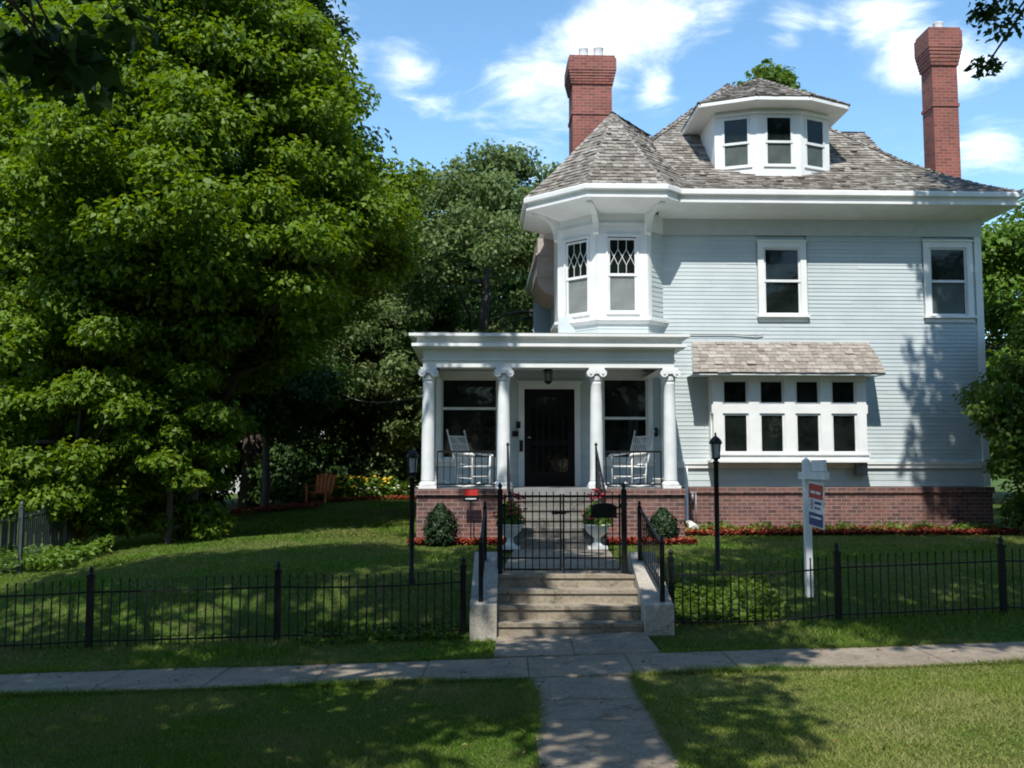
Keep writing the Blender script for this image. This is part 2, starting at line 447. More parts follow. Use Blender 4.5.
sheet('road', rxs, np.array([-7, -2, 2, 4.1]), 'asphalt', dz=0.012)
kb = MB()
for i in range(40):
    x0, x1 = -60 + i * 3, -57 + i * 3
    z = 0.022 * max(-30, min(30, (x0 + x1) / 2))
    kb.box((x0 + .004, 4.10, z - 0.3), (x1 - .004, 4.32, z + 0.015))
kb.build('kerb', 'walk_concrete', kind='structure')

def slab_strip(name, quads, mat, thick=0.12):
    """paving slabs as solids; quads = lists of four ground points with z"""
    mb = MB()
    for q in quads:
        q = [Vector(p) for p in q]; c = sum(q, Vector()) / 4
        q = [c + (p - c) * 0.995 for p in q]
        d = Vector((0, 0, -thick)); inn = [c + (p - c) * 0.985 for p in q]
        top = [p + Vector((0, 0, 0.0)) for p in inn]; rim = [p + Vector((0, 0, -0.008)) for p in q]
        mb.face(top); n = 4
        for i in range(4):
            j = (i + 1) % 4
            mb.face([rim[i], rim[j], top[j], top[i]]); mb.face([rim[i] + d, rim[j] + d, rim[j], rim[i]])
    return mb.build(name, mat, kind='structure')
rnd = random.Random(4)
q = []
for i in range(-22, 24):
    x0, x1 = 0.17 + i * 1.08, 0.17 + (i + 1) * 1.08
    dz = 0.022 + rnd.uniform(-.006, .006)
    q.append([(x0, 10.2 + .05 * x0, .022 * x0 + dz), (x1, 10.2 + .05 * x1, .022 * x1 + dz), (x1, 11.28 + .05 * x1, .022 * x1 + dz), (x0, 11.28 + .05 * x0, .022 * x0 + dz)])
slab_strip('sidewalk', q, 'walk_concrete')
q = []
for i in range(6):
    y0, y1 = 4.33 + i * .983, 4.33 + (i + 1) * .983
    a = 0.02 + rnd.uniform(-.004, .004)
    q.append([(.19, y0, a), (1.20, y0, a + .02), (1.25, y1, a + .02), (.17, y1, a)])
slab_strip('street_path', q, 'walk_concrete')
q = [[(-.20, 11.31, .035), (.70, 11.33, .05), (.70, 12.50, .085), (-.19, 12.50, .06)], [(.70, 11.33, .05), (1.66, 11.37, .075), (1.63, 12.50, .115), (.70, 12.50, .085)]]
slab_strip('step_landing', q, 'walk_concrete')
q = []
for i in range(4):
    t0, t1 = i / 4, (i + 1) / 4
    A = lambda t: Vector((-.17 + .21 * t, 13.42 + 4.25 * t, 0.715 + .015 * t)); B = lambda t: Vector((1.55 + .12 * t, 13.42 + 4.25 * t, 0.715 + .015 * t))
    q.append([A(t0), B(t0), B(t1), A(t1)])
slab_strip('front_walk', q, 'walk_concrete', 0.5)

# mulch beds
def bed(name, pts_fn, n, seed, label, rise=0.0):
    rg = np.random.default_rng(seed); mb = MB()
    for i in range(n):
        x, y = pts_fn(rg); z = gz(x, y) + rise * rg.random() ** .5
        a = rg.uniform(0, 6.28); l = rg.uniform(.02, .05); w = rg.uniform(.008, .018); h = rg.uniform(.005, .035)
        ux, uy = math.cos(a), math.sin(a)
        t = rg.uniform(-.03, .05)
        mb.face([(x - ux * l - uy * w, y - uy * l + ux * w, z + h), (x - ux * l + uy * w, y - uy * l - ux * w, z + h), (x + ux * l + uy * w, y + uy * l - ux * w, z + h + t), (x + ux * l - uy * w, y + uy * l + ux * w, z + h + t)])
    return mb.build(name, 'mulch', kind='stuff', label=label, cat='mulch')

# ------------------------------------------------------------------ house
HO = Vector((3.3, 21.5, 0)); HR = R(2.0)
def H2W(x, y, z=0): return (HO.x + x * math.cos(HR) - y * math.sin(HR), HO.y + x * math.sin(HR) + y * math.cos(HR), z)
house = thing('house', 'large pale blue clapboard house with corner turret, columned porch and two brick chimneys', 'house', HO, HR)

def siding_wall(width, z0, z1, holes, exp, loc, rotz, name='wall', proud=.0125, label=None):
    """lapped boards on a wall plane: x along the wall, -y outwards"""
    mb = MB(); z = z0; rg = random.Random(int(width * 100 + z0 * 37)); base_proud = proud
    while z < z1 - 1e-4:
        e = min(exp, z1 - z); zm = z + e / 2
        spans = [(0, width)]
        for (a, b, c, d) in holes:
            if c < zm < d:
                ns = []
                for s0, s1 in spans:
                    if a > s0: ns.append((s0, min(a, s1)))
                    if b < s1: ns.append((max(b, s0), s1))
                spans = [q for q in ns if q[1] - q[0] > .005]
        cut = []
        for s0, s1 in spans:
            x = s0 + rg.uniform(.6, 3.6)
            while x < s1 - .4:
                cut.append((s0, x - .0015)); s0 = x + .0015; x += rg.uniform(2.4, 3.9)
            cut.append((s0, s1))
        for s0, s1 in cut:
            proud = base_proud + rg.uniform(-.0025, .0025)
            i = len(mb.v); mb.v += [(s0, -proud, z), (s1, -proud, z), (s1, -.003, z + e), (s0, -.003, z + e), (s0, 0, z), (s1, 0, z)]
            mb.f += [(i, i + 1, i + 2, i + 3), (i + 4, i + 5, i + 1, i), (i + 4, i, i + 3), (i + 5, i + 2, i + 1)]
            mb.m += [0] * 4; mb.sm += [False] * 4; mb.uv += [[(0, 0)] * 4, [(0, 0)] * 4, [(0, 0)] * 3, [(0, 0)] * 3]
        z += e
    mb.face([(0, .03, z0), (width, .03, z0), (width, .03, z1), (0, .03, z1)])
    return mb.build(name, 'siding', house, loc, rotz, label=label)

def window(loc, rotz, w, h, style='double', casing=.13, split=.5, sill=True, head=.12, leaded=False, depth=.05, pane_lo='pane_screen', pane_hi='pane_dark'):
    """origin: lower-left of the glazed opening; x along the wall, -y outwards"""
    mb = MB(); c = casing; d = depth
    if c > 0:
        mb.box((-c, -d, -.02), (0, .05, h)); mb.box((w, -d, -.02), (w + c, .05, h))
        mb.box((-c, -d, h), (w + c, .05, h + head)); mb.box((-c - .02, -d - .03, h + head), (w + c + .02, .05, h + head + .035))
    if sill: mb.box((-c - .04, -d - .05, -.07), (w + c + .04, .05, -.02)); mb.box((-c, -d + .01, -.16), (w + c, .05, -.07))
    elif c > 0: mb.box((-c, -d, -.02 - c), (w + c, .05, -.02))
    win = mb.build('window', 'white_paint', house, loc, rotz)
    s = MB(); f = .045; y0, y1 = -.012, .03
    zs = h * split
    for (z0, z1, yy) in ((-.02, zs + .025, .012), (zs - .025, h, -.004)):
        s.box((0, y0 + yy, z0), (f, y1 + yy, z1)); s.box((w - f, y0 + yy, z0), (w, y1 + yy, z1))
        s.box((f, y0 + yy, z0), (w - f, y1 + yy, z0 + .055)); s.box((f, y0 + yy, z1 - .045), (w - f, y1 + yy, z1))
    if leaded:
        z0, z1 = zs + .03, h - .045; n = 3; cw = (w - 2 * f) / n; yb = -.006
        hm = z0 + (z1 - z0) * .5
        for k in range(n + 1):
            xk = f + cw * k
            s.bar((xk, yb, hm + (z1 - hm) * .45 + .0), (xk, yb, z1), .011)
            if 0 < k < n: s.bar((xk, yb, z0), (xk, yb, z0 + (hm - z0) * .5), .011)
        for k in range(n):
            xa, xm, xb = f + cw * k, f + cw * (k + .5), f + cw * (k + 1)
            za, zb, zc_ = z0 + (hm - z0) * .5, hm, hm + (z1 - hm) * .45
            s.bar((xa, yb, za), (xm, yb, zb), .011); s.bar((xm, yb, zb), (xb, yb, za), .011)
            s.bar((xa, yb, zc_), (xm, yb, zb), .011); s.bar((xm, yb, zb), (xb, yb, zc_), .011)
    s.build('sash', 'white_old', win)
    p = MB(); p.face([(f, .02, 0), (w - f, .02, 0), (w - f, .02, zs), (f, .02, zs)]); p.build('pane', pane_lo, win)
    p = MB(); p.face([(f, .006, zs), (w - f, .006, zs), (w - f, .006, h), (f, .006, h)]); p.build('pane', pane_hi, win)
    return win

WT = 1.74        # wall foot / top of the brick
# brick foundation: main block, porch block
mb = MB()
mb.box((-.12, -.06, .2), (7.06, .4, WT - .14)); mb.box((6.66, .4, .2), (7.06, 10.0, WT - .14))
mb.box((-.14, -.10, WT - .14), (7.10, .4, WT - .012)); mb.box((6.64, .4, WT - .14), (7.10, 10.0, WT - .012))
mb.build('foundation', 'brick', house)
for x0, x1, xs0, xs1, yb in ((-5.18, -3.52, -5.18, -4.9, .0), (-1.78, -.125, -.40, -.125, -.065)):
    mb = MB()
    mb.box((x0, -2.48, .2), (x1, -2.2, WT - .12)); mb.box((xs0, -2.2, .2), (xs1, yb, WT - .12))
    mb.box((x0 - .05, -2.53, WT - .12), (x1 + .02, -2.2, WT - .002))
    mb.build('porch_foundation', 'brick', house)
mb = MB(); mb.box((-4.92, -2.2, WT - .12), (-.13, -.003, WT)); mb.box((-3.5, -2.46, WT - .12), (-1.8, -2.2, WT))
mb.build('porch_floor', 'floor_grey', house)
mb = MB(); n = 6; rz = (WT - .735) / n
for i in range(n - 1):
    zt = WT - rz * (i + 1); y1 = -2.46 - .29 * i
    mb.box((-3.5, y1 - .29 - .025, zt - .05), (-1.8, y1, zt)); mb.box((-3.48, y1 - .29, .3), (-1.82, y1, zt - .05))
mb.build('porch_steps', 'porch_step_shaded', house)

# walls
FZ = 7.21
bankhole = (0.93 + .15, 4.28 + .15, 2.3, 4.1)
siding_wall(7.05, 2.27, FZ, [(2.07 + .02, 3.14 + .08, 5.42, 7.2), (5.75 + .02, 6.84 + .08, 5.42, 7.2)], .086, (-.05, 0, 0), 0)
siding_wall(7.05, WT, 2.13, [], .13, (-.05, 0, 0), 0)
siding_wall(10, WT, 7.5, [], .086, (7.02, 0, 0), R(90))          # right flank
siding_wall(5.0, WT, 7.5, [], .086, (-1.98, 6.4, 0), R(-90))     # left flank
siding_wall(9.3, WT, 7.5, [], .086, (7.02, 10, 0), R(180))       # rear
siding_wall(5.0, WT, 4.5, [], .086, (-5.05, 5.0, 0), R(-90))     # left flank of the room behind the porch
# porch back wall
siding_wall(5.05, WT, 4.25, [(.13, 1.57, 2.2, 4.2), (1.9, 3.21, WT - .1, 3.95), (3.58, 4.8, 2.2, 4.2)], .086, (-5.05, 0.0, 0), 0)
mb = MB(); mb.box((-2.3, .02, 4.25), (-.05, .1, 5.4)); mb.build('wall', 'siding', house)
# trim: frieze, water table, corner boards
mb = MB()
mb.box((-.1, -.035, FZ + .002), (7.07, .0, 7.62)); mb.box((7.02, .0, FZ), (7.075, 10, 7.62))
mb.build('frieze', 'shaded_trim', house)
mb = MB()
mb.box((-.06, -.06, 2.13), (7.08, .0, 2.215)); mb.box((-.06, -.085, 2.215), (7.105, .0, 2.265))
mb.build('water_table', 'white_paint', house)
mb = MB()
mb.box((6.90, -.03, 2.268), (7.05, .0, FZ)); mb.box((7.02, -.0295, 2.268), (7.052, .14, FZ)); mb.box((6.92, -.028, WT), (7.05, .0, 2.128))
mb.build('corner_board', 'white_paint', house)

# first floor windows of the main front
window((2.07 + .13, -.0, 5.47), 0, .81, 1.47, casing=.13, head=.13, pane_lo='pane_dark')
window((5.75 + .13, -.0, 5.47), 0, .83, 1.50, casing=.13, head=.13)
# porch windows and door
window((-4.82, -.005, 2.33), 0, 1.22, 1.72, casing=.11, split=.62, pane_lo='pane_dark')
window((-1.36, -.005, 2.33), 0, .98, 1.73, casing=.11, split=.5, pane_lo='pane_dark')
mb = MB()
mb.box((-3.16, -.05, WT), (-3.04, .05, 3.82)); mb.box((-1.96, -.05, WT), (-1.84, .05, 3.82)); mb.box((-3.16, -.05, 3.82), (-1.84, .05, 3.95)); mb.box((-3.2, -.09, 3.95), (-1.8, .05, 3.99))
mb.build('door_frame', 'white_old', house)
mb = MB()
mb.box((-3.04, -.01, WT + .01), (-2.90, .04, 3.82)); mb.box((-2.10, -.01, WT + .01), (-1.96, .04, 3.82)); mb.box((-2.9, -.01, 3.66), (-2.1, .04, 3.82)); mb.box((-2.9, -.01, WT + .01), (-2.1, .04, 2.05)); mb.box((-2.9, -.01, 2.62), (-2.1, .04, 2.72))
door = mb.build('door', 'dark_wood', house)
mb = MB()
for k in range(5):
    x = -2.78 + .14 * k
    mb.bar((x, -.02, 2.05), (x, -.02, 3.66), .014)
    for zz in (2.3, 3.1, 3.4): mb.lathe([(.004, -.03), (.03, 0), (.004, .03)], (x, -.02, zz), 6)
mb.build('grille', 'iron', door)
mb = MB(); mb.face([(-2.9, .02, 2.05), (-2.1, .02, 2.05), (-2.1, .02, 3.66), (-2.9, .02, 3.66)]); mb.build('pane', 'pane_dark', door)
mb = MB(); mb.tube([(-2.97, -.01, 2.78), (-2.97, -.06, 2.78), (-2.90, -.07, 2.78)], .012, 6); mb.build('handle', 'chrome', door)
# front trim pilasters, plates, letter slot box
for xa, xb in ((-5.07, -4.95), (-.10, -.02)):
    mb = MB(); mb.box((xa, -.06, WT), (xb, .0, 4.25)); mb.build('pilaster', 'white_old', house)
mb = MB(); mb.box((-3.215, -.07, 2.98), (-3.185 + .06, -.03, 3.12)); mb.build('door_bell', 'mail_black', house)
mb = MB(); mb.box((-3.30, -.075, 2.80), (-3.17, -.03, 2.92)); mb.build('number_plate', 'mail_black', house)
mb = MB(); mb.lathe([(.03, -.1), (.055, -.05), (.05, .06), (.02, .1)], (-.22, -.09, 2.9), 8); mb.box((-.25, -.05, 2.85), (-.19, -.02, 2.95)); mb.build('wall_lamp', 'mail_black', house)
mb = MB(); mb.box((-3.145 + .0, -.14, 2.48), (-3.075, -.055, 2.72)); mb.build('letter_box', 'mail_black', house)

# porch roof
def molding(mb, path, prof, m=0, closed=False):
    """profile of (out, z) swept along a plan path; out is to the right of the direction of travel"""
    P = [Vector((a, b)) for a, b in path]; n = len(P)
    nor = []
    for i in range(n):
        d0 = (P[i] - P[i - 1]) if (i or closed) else None
        d1 = (P[(i + 1) % n] - P[i]) if (i < n - 1 or closed) else None
        ns = [Vector((d.y, -d.x)).normalized() for d in (d0, d1) if d is not None]
        v = sum(ns, Vector((0, 0)))
        v = v / (v.length_squared / len(ns)) if v.length > 1e-6 else ns[0]
        nor.append(v)
    rng = range(n if closed else n - 1)
    for i in rng:
        j = (i + 1) % n
        for (o0, z0), (o1, z1) in zip(prof[:-1], prof[1:]):
            a = P[i] + nor[i] * o0; b = P[j] + nor[j] * o0; c = P[j] + nor[j] * o1; d = P[i] + nor[i] * o1
            mb.face([(a.x, a.y, z0), (b.x, b.y, z0), (c.x, c.y, z1), (d.x, d.y, z1)], m)
    if not closed:
        for i in (0, n - 1):
            pts = [(P[i].x + nor[i].x * o, P[i].y + nor[i].y * o, z) for o, z in prof]
            mb.face(pts if i == 0 else pts[::-1], m)
mb = MB()
pth = [(-5.08, .6), (-5.08, -2.36), (-.26, -2.36), (-.26, -.03)]
prof = [(-.25, 4.045), (0, 4.045), (0, 4.17), (.02, 4.175), (.02, 4.195), (.0, 4.205), (.0, 4.37), (.03, 4.40), (.19, 4.415), (.21, 4.425), (.21, 4.48), (.13, 4.495), (.11, 4.56), (.13, 4.60), (.26, 4.615), (.26, 4.668), (-.2, 4.69)]
molding(mb, pth, prof)
mb.face([(-5.25, -2.55, 4.688), (-.1, -2.55, 4.688), (-.1, -.03, 4.70), (-5.25, .6, 4.70)])
mb.box((-4.85, -2.12, 4.22), (-.5, -.03, 4.26))
mb.face([(-4.83, -2.11, 4.045), (-4.83, -2.11, 4.25), (-.51, -2.11, 4.25), (-.51, -2.11, 4.045)])
mb.build('porch_roof', 'white_paint', house)
mb = MB(); mb.face([(-5.2, .0, 4.70), (-.1, .0, 4.70), (-.1, 4.9, 4.75), (-5.2, 4.9, 4.75)]); mb.build('flat_roof', 'roof_base', house)

def column(x, y):
    z0, z1 = WT, 4.045
    mb = MB()
    prof = [(.13, .13), (.132, .16), (.126, .3)]
    for k in range(1, 9):
        t = k / 8; prof.append((.126 - .022 * t * t, .3 + (1.975 - .3) * t))
    prof += [(.112, 2.0), (.112, 2.03), (.103, 2.035)]
    mb.lathe(prof, (x, y, z0), 20)
    c = mb.build('porch_column', 'white_old', house)
    b = MB(); b.box((x - .17, y - .17, z0), (x + .17, y + .17, z0 + .055)); b.lathe([(.165, .055), (.17, .075), (.165, .10), (.145, .11), (.14, .13)], (x, y, z0), 20); b.build('base', 'white_old', c)
    k = MB()
    k.box((x - .15, y - .13, z1 - .04), (x + .15, y + .13, z1 - .002))
    k.lathe([(.108, -.27), (.12, -.23), (.12, -.16), (.11, -.04)], (x, y, z1), 20)
    for s in (-1, 1):
        pr = []
        rings = []
        for yy in (-.16, -.10, 0, .10, .16):
            r = .075 if abs(yy) > .05 else .06
            rings.append([(x + s * .118 + r * math.cos(a * math.pi / 7), y + yy, z1 - .105 + r * math.sin(a * math.pi / 7)) for a in range(14)])
        k.grid(rings, 0, True, True, (True, True))
        for yy in (-.165, .165):
            k.tube([(x + s * .118, y + yy - .012, z1 - .105), (x + s * .118, y + yy + .012, z1 - .105)], .025, 8)
    k.box((x - .118, y - .15, z1 - .115), (x + .118, y + .15, z1 - .042))
    k.build('capital', 'white_old', c)
for x in (-4.98, -3.54, -1.76, -.34): column(x, -2.24)

def railing(x0, x1, y):
    mb = MB()
    mb.bar((x0, y, WT + .70), (x1, y, WT + .70), .025, .035); mb.bar((x0, y, WT + .08), (x1, y, WT + .08), .02, .03)
    n = max(2, round((x1 - x0) / .125))
    for k in range(n + 1):
        x = x0 + (x1 - x0) * k / n
        mb.bar((x, y, WT + (.0 if k in (0, n) else .08)), (x, y, WT + .70), .022 if k in (0, n) else .013)
    mb.build('porch_railing', 'iron', house)
railing(-4.80, -3.72, -2.24); railing(-1.58, -.52, -2.24)
for x in (-3.47, -1.80):
    mb = MB()
    mb.bar((x, -2.5, WT), (x, -2.5, WT + .78), .035); mb.bar((x, -3.72, .80), (x, -3.72, 1.72), .035)
    mb.bar((x, -2.46, WT + .78), (x, -3.78, 1.70), .035, .03); mb.bar((x, -2.5, WT + .15), (x, -3.72, 1.02), .018)
    for k in range(1, 8):
        t = k / 8; mb.bar((x, -2.5 - 1.22 * t, WT + .15 - .87 * t), (x, -2.5 - 1.22 * t, WT + .76 - .80 * t), .013)
    mb.lathe([(.005, 0), (.03, .02), (.03, .05), (.004, .08)], (x, -2.5, WT + .79), 8)
    mb.build('stair_railing', 'iron', house)

# ---------------- turret
TC = Vector((-.96, .90)); TA = 1.30
def octv(ap, k, c=TC):      # vertex k of the octagon; k = 0 left end of the front face, then anticlockwise from above
    r = ap / math.cos(math.pi / 8); a = R(-112.5) + k * math.pi / 4
    return Vector((c.x + r * math.cos(a), c.y + r * math.sin(a)))
TZ0, TZS, TZ1 = 4.66, 5.32, 7.62
side = 2 * TA * math.tan(math.pi / 8)
# faces: -1 (left front), 0 (front), 1 (right front), -2 (left)
for k, wopen in ((-2, None), (-1, (.30, .70)), (0, (.24, .70)), (1, 'siding')):
    a = octv(TA, k); b = octv(TA, k + 1); ang = math.atan2(b.y - a.y, b.x - a.x)
    loc = (a.x, a.y, 0)
    siding_wall(side, TZ0, TZS if wopen != 'siding' else FZ, [], .105, loc, ang, name='turret_wall')
    mb = MB()
    if wopen and wopen != 'siding':
        x0 = (side - .62) / 2; x1 = x0 + .62
        mb.box((0.0, -.02, TZS), (x0, .02, TZ1)); mb.box((x1, -.02, TZS), (side, .02, TZ1)); mb.box((x0, -.02, 7.06), (x1, .02, TZ1)); mb.box((x0, -.02, TZS), (x1, .02, 5.42))
        mb.box((-.03, -.05, 7.30), (side + .03, -.022, 7.36))
    elif wopen is None:
        mb.box((0, -.02, TZS), (side, .02, TZ1))
    else:
        mb.box((0, -.024, TZS), (.12, .0, FZ)); mb.box((0, -.035, FZ), (side, .0, TZ1))
    mb.box((-.04, -.10, TZS - .06), (side + .04, .02, TZS + .0)); mb.box((-.02, -.055, TZS - .13), (side + .02, .0, TZS - .06))
    mb.build('turret_trim', 'white_paint', house, loc, ang)
    if wopen and wopen != 'siding':
        wl = Vector((a.x, a.y)) + (b - a).normalized() * x0
        window((wl.x, wl.y, 5.44), ang, .62, 1.60, casing=0.0, sill=False, leaded=True, split=.5, pane_lo='pane_blind', pane_hi='pane_dark')
        mb = MB(); mb.box((x0 - .04, -.045, 5.42), (x0, .02, 7.06)); mb.box((x1, -.045, 5.42), (x1 + .04, .02, 7.06)); mb.box((x0 - .06, -.055, 7.06), (x1 + .06, .02, 7.11)); mb.box((x0 - .05, -.06, 5.39), (x1 + .05, .02, 5.43))
        mb.build('window_trim', 'white_old', house, loc, ang)
# scroll brackets under the turret eave
for k in (-1, 0, 1):
    v = octv(TA, k); d = (v - TC).normalized(); ang = math.atan2(d.y, d.x)
    M = Matrix.Translation((v.x, v.y, 0)) @ Matrix.Rotation(ang, 4, 'Z')
    pts = [(-.02, 7.12), (.05, 7.10), (.09, 7.14), (.09, 7.24), (.12, 7.36), (.20, 7.50), (.32, 7.60), (.50, 7.64), (.58, 7.62), (.62, 7.66), (.62, 7.74), (-.02, 7.74)]
    mb = MB(); mb.prism(pts, -.06, .06, 0, M); mb.build('bracket', 'white_paint', house)
# shaded side bay on the left flank, behind the turret
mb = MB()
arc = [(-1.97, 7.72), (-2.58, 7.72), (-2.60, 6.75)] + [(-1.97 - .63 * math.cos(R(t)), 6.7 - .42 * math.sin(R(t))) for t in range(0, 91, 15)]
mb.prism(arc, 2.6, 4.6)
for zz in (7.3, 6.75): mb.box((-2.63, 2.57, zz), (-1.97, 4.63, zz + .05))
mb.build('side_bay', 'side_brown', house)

# ---------------- main roof
EX0, EX1, EY0, EY1 = -2.45, 7.58, -.80, 10.8
PK = (2.79, 5.0)
PROF = [(0, 8.0), (.10, 8.30), (.2, 8.66), (.35, 9.30), (.46, 9.88), (.75, 11.35), (1, 12.6)]
def hip(c, t): return (c[0] + (PK[0] - c[0]) * t, c[1] + (PK[1] - c[1]) * t)
def shingles(mb, poly, seed, exposure=.15, wmin=.09, wmax=.2, lift=.03, messy=1.0):
    """courses of separate shingles laid on a planar convex polygon whose first edge is the eave"""
    rg = random.Random(seed)
    P = [Vector(p) for p in poly]
    u = (P[1] - P[0]).normalized(); n = (P[1] - P[0]).cross(P[-1] - P[0]).normalized()
    if n.z < 0: n = -n
    w = n.cross(u); w = w if w.z > 0 else -w
    Q = [((p - P[0]).dot(u), (p - P[0]).dot(w)) for p in P]
    vmax = max(q[1] for q in Q)
    def span(v):
        xs_ = []
        for (x0, y0), (x1, y1) in zip(Q, Q[1:] + Q[:1]):
            if abs(y1 - y0) < 1e-9: continue
            t = (v - y0) / (y1 - y0)
            if -1e-6 <= t <= 1 + 1e-6: xs_.append(x0 + (x1 - x0) * t)
        return (min(xs_), max(xs_)) if len(xs_) > 1 else None
    rows = max(1, round(vmax / exposure)); ex = vmax / rows
    for r in range(rows):
        v0 = r * ex; sp = span(min(v0 + ex * .5, vmax))
        if not sp: continue
        x = sp[0]
        while x < sp[1] - .01:
            wd = min(rg.uniform(wmin, wmax), sp[1] - x)
            if sp[1] - x - wd < .04: wd = sp[1] - x
            va = v0 + rg.uniform(-.014, .012) * messy; vb = v0 + ex * 1.35
            la = lift * rg.uniform(.55, 1.25) + (rg.random() < .05 * messy) * rg.uniform(.0, .035); lb = .004
            tl = rg.uniform(-.006, .006) * messy
            g = .003
            a = P[0] + u * (x + g) + w * va + n * (la + tl); b = P[0] + u * (x + wd - g) + w * va + n * (la - tl)
            c = P[0] + u * (x + wd - g) + w * vb + n * lb; d = P[0] + u * (x + g) + w * vb + n * lb
            a2 = P[0] + u * (x + g) + w * va + n * -.004; b2 = P[0] + u * (x + wd - g) + w * va + n * -.004
            i = len(mb.v); mb.v += [tuple(k) for k in (a, b, c, d, a2, b2)]
            mb.f += [(i, i + 1, i + 2, i + 3), (i + 4, i + 5, i + 1, i), (i + 4, i, i + 3), (i + 5, i + 2, i + 1)]
            mb.m += [0] * 4; mb.sm += [False] * 4; mb.uv += [[(0, 0)] * 4, [(0, 0)] * 4, [(0, 0)] * 3, [(0, 0)] * 3]
            x += wd
    i = len(mb.v)
    mb.v += [tuple(p - n * .006) for p in P]; mb.f.append(tuple(range(i, i + len(P)))); mb.m.append(1); mb.sm.append(False); mb.uv.append([(0, 0)] * len(P))
def capline(mb, pts, seed, w=.11):
    """ridge cap shingles along a polyline"""
    rg = random.Random(seed)
    for p, q in zip(pts[:-1], pts[1:]):
        p, q = Vector(p), Vector(q); d = q - p; L = d.length; d.normalize()
        s = Vector((d.y, -d.x, 0)).normalized(); k = 0.0
        while k < L:
            a = p + d * (k - .02); b = p + d * min(L, k + .2); up = Vector((0, 0, .035 + rg.uniform(0, .02))); up2 = Vector((0, 0, .02)); dn = Vector((0, 0, -.05))
            i = len(mb.v); mb.v += [tuple(z) for z in (a + up, b + up2, b + s * w + dn + up2, a + s * w + dn + up, b - s * w + dn + up2, a - s * w + dn + up)]
            mb.f += [(i, i + 1, i + 2, i + 3), (i, i + 5, i + 4, i + 1)]; mb.m += [0] * 2; mb.sm += [False] * 2; mb.uv += [[(0, 0)] * 4] * 2
            k += .17
rf = MB()
c00, c10, c11, c01 = (EX0, EY0), (EX1, EY0), (EX1, EY1), (EX0, EY1)
for i, ((t0, z0), (t1, z1)) in enumerate(zip(PROF[:-1], PROF[1:])):
    A0, B0, C0, D0 = [hip(c, t0) for c in (c00, c10, c11, c01)]
    A1, B1, C1, D1 = [hip(c, t1) for c in (c00, c10, c11, c01)]
    fx0, fx1 = max(-.80, A0[0]), max(-.80, A1[0])
    shingles(rf, [(fx0, A0[1], z0), (B0[0], B0[1], z0), (B1[0], B1[1], z1), (fx1, A1[1], z1)], 10 + i)
    shingles(rf, [(B0[0], B0[1], z0), (C0[0], C0[1], z0), (C1[0], C1[1], z1), (B1[0], B1[1], z1)], 30 + i)
    ly0, ly1 = max(.9, A0[1]), max(.9, A1[1])
    shingles(rf, [(D0[0], D0[1], z0), (A0[0], ly0, z0), (A1[0], ly1, z1), (D1[0], D1[1], z1)], 50 + i, .2, .2, .4)
    rf.face([(C0[0], C0[1], z0), (D0[0], D0[1], z0), (D1[0], D1[1], z1), (C1[0], C1[1], z1)], 1)
capline(rf, [(*hip(c10, t), z + .01) for t, z in PROF], 7); capline(rf, [(*hip(c00, t), z + .01) for t, z in PROF if t >= .35], 8); capline(rf, [(*hip(c11, t), z + .01) for t, z in PROF], 9)
# stub ridge of the right-hand gable
sx0, sx1, sy, sz = 3.6, 6.15, 4.0, 10.93
shingles(rf, [(sx0, sy - 1.1, sz - .85), (sx1, sy - 1.1, sz - .85), (sx1, sy, sz), (sx0, sy, sz)], 70)
shingles(rf, [(sx1, sy + 1.1, sz - .85), (sx0, sy + 1.1, sz - .85), (sx0, sy, sz), (sx1, sy, sz)], 71)
rf.face([(sx1 - .1, sy - 1.08, sz - .88), (sx1 - .1, sy + 1.08, sz - .88), (sx1 - .1, sy, sz - .03)], 1)
# turret roof
TPR = [(2.05, 8.0), (1.55, 8.50), (1.0, 9.12), (0.02, 10.24)]
for k in range(-3, 5):
    for i, ((r0, z0), (r1, z1)) in enumerate(zip(TPR[:-1], TPR[1:])):
        a0, b0, a1, b1 = octv(r0, k), octv(r0, k + 1), octv(r1, k), octv(r1, k + 1)
        shingles(rf, [(a0.x, a0.y, z0), (b0.x, b0.y, z0), (b1.x, b1.y, z1), (a1.x, a1.y, z1)], 90 + k * 5 + i, .14)
for k in range(-3, 3):
    capline(rf, [(*octv(r, k), z + .005) for r, z in TPR], 200 + k, .07)
vA, vB, vC = Vector((TC.x, TC.y, 10.24)), Vector((.14, 2.32, 10.20)), Vector((-.10, -.98, 8.02))
vd = (vB - vA).normalized() * .03
shingles(rf, [vC, vC + vd, vB, vA], 350, .14)
rf.face([vB, vA, (-2.2, 2.6, 9.0)], 1)
capline(rf, [vA + Vector((0, 0, .01)), vB + Vector((0, 0, .01))], 351, .08)
roof = rf.build('roof', ['shingle', 'roof_base'], house)

# eaves: gutter, fascia, soffit
EP = [(-.12, .03 + 8.0 - 8.02)]
eprof = [(-.10, 8.02), (.02, 8.01), (.035, 7.99), (.035, 7.905), (-.05, 7.89), (-.06, 7.80), (-.02, 7.785), (-.02, 7.735), (-.10, 7.715), (-.80, 7.56)]
mb = MB()
v1 = octv(2.05, 1)
molding(mb, [(-.14, EY0), (EX1, EY0), (EX1, EY1), (EX0, EY1), (EX0, 2.2)], eprof)
oct_path = [octv(2.05, k) for k in (-3, -2, -1, 0, 1)] + [octv(2.05, 1) + (octv(2.05, 2) - octv(2.05, 1)) * .27]
molding(mb, [(p.x, p.y) for p in oct_path], [(o if o > -.7 else -.76, z) for o, z in eprof])
mb.build('eaves', 'white_paint', house)

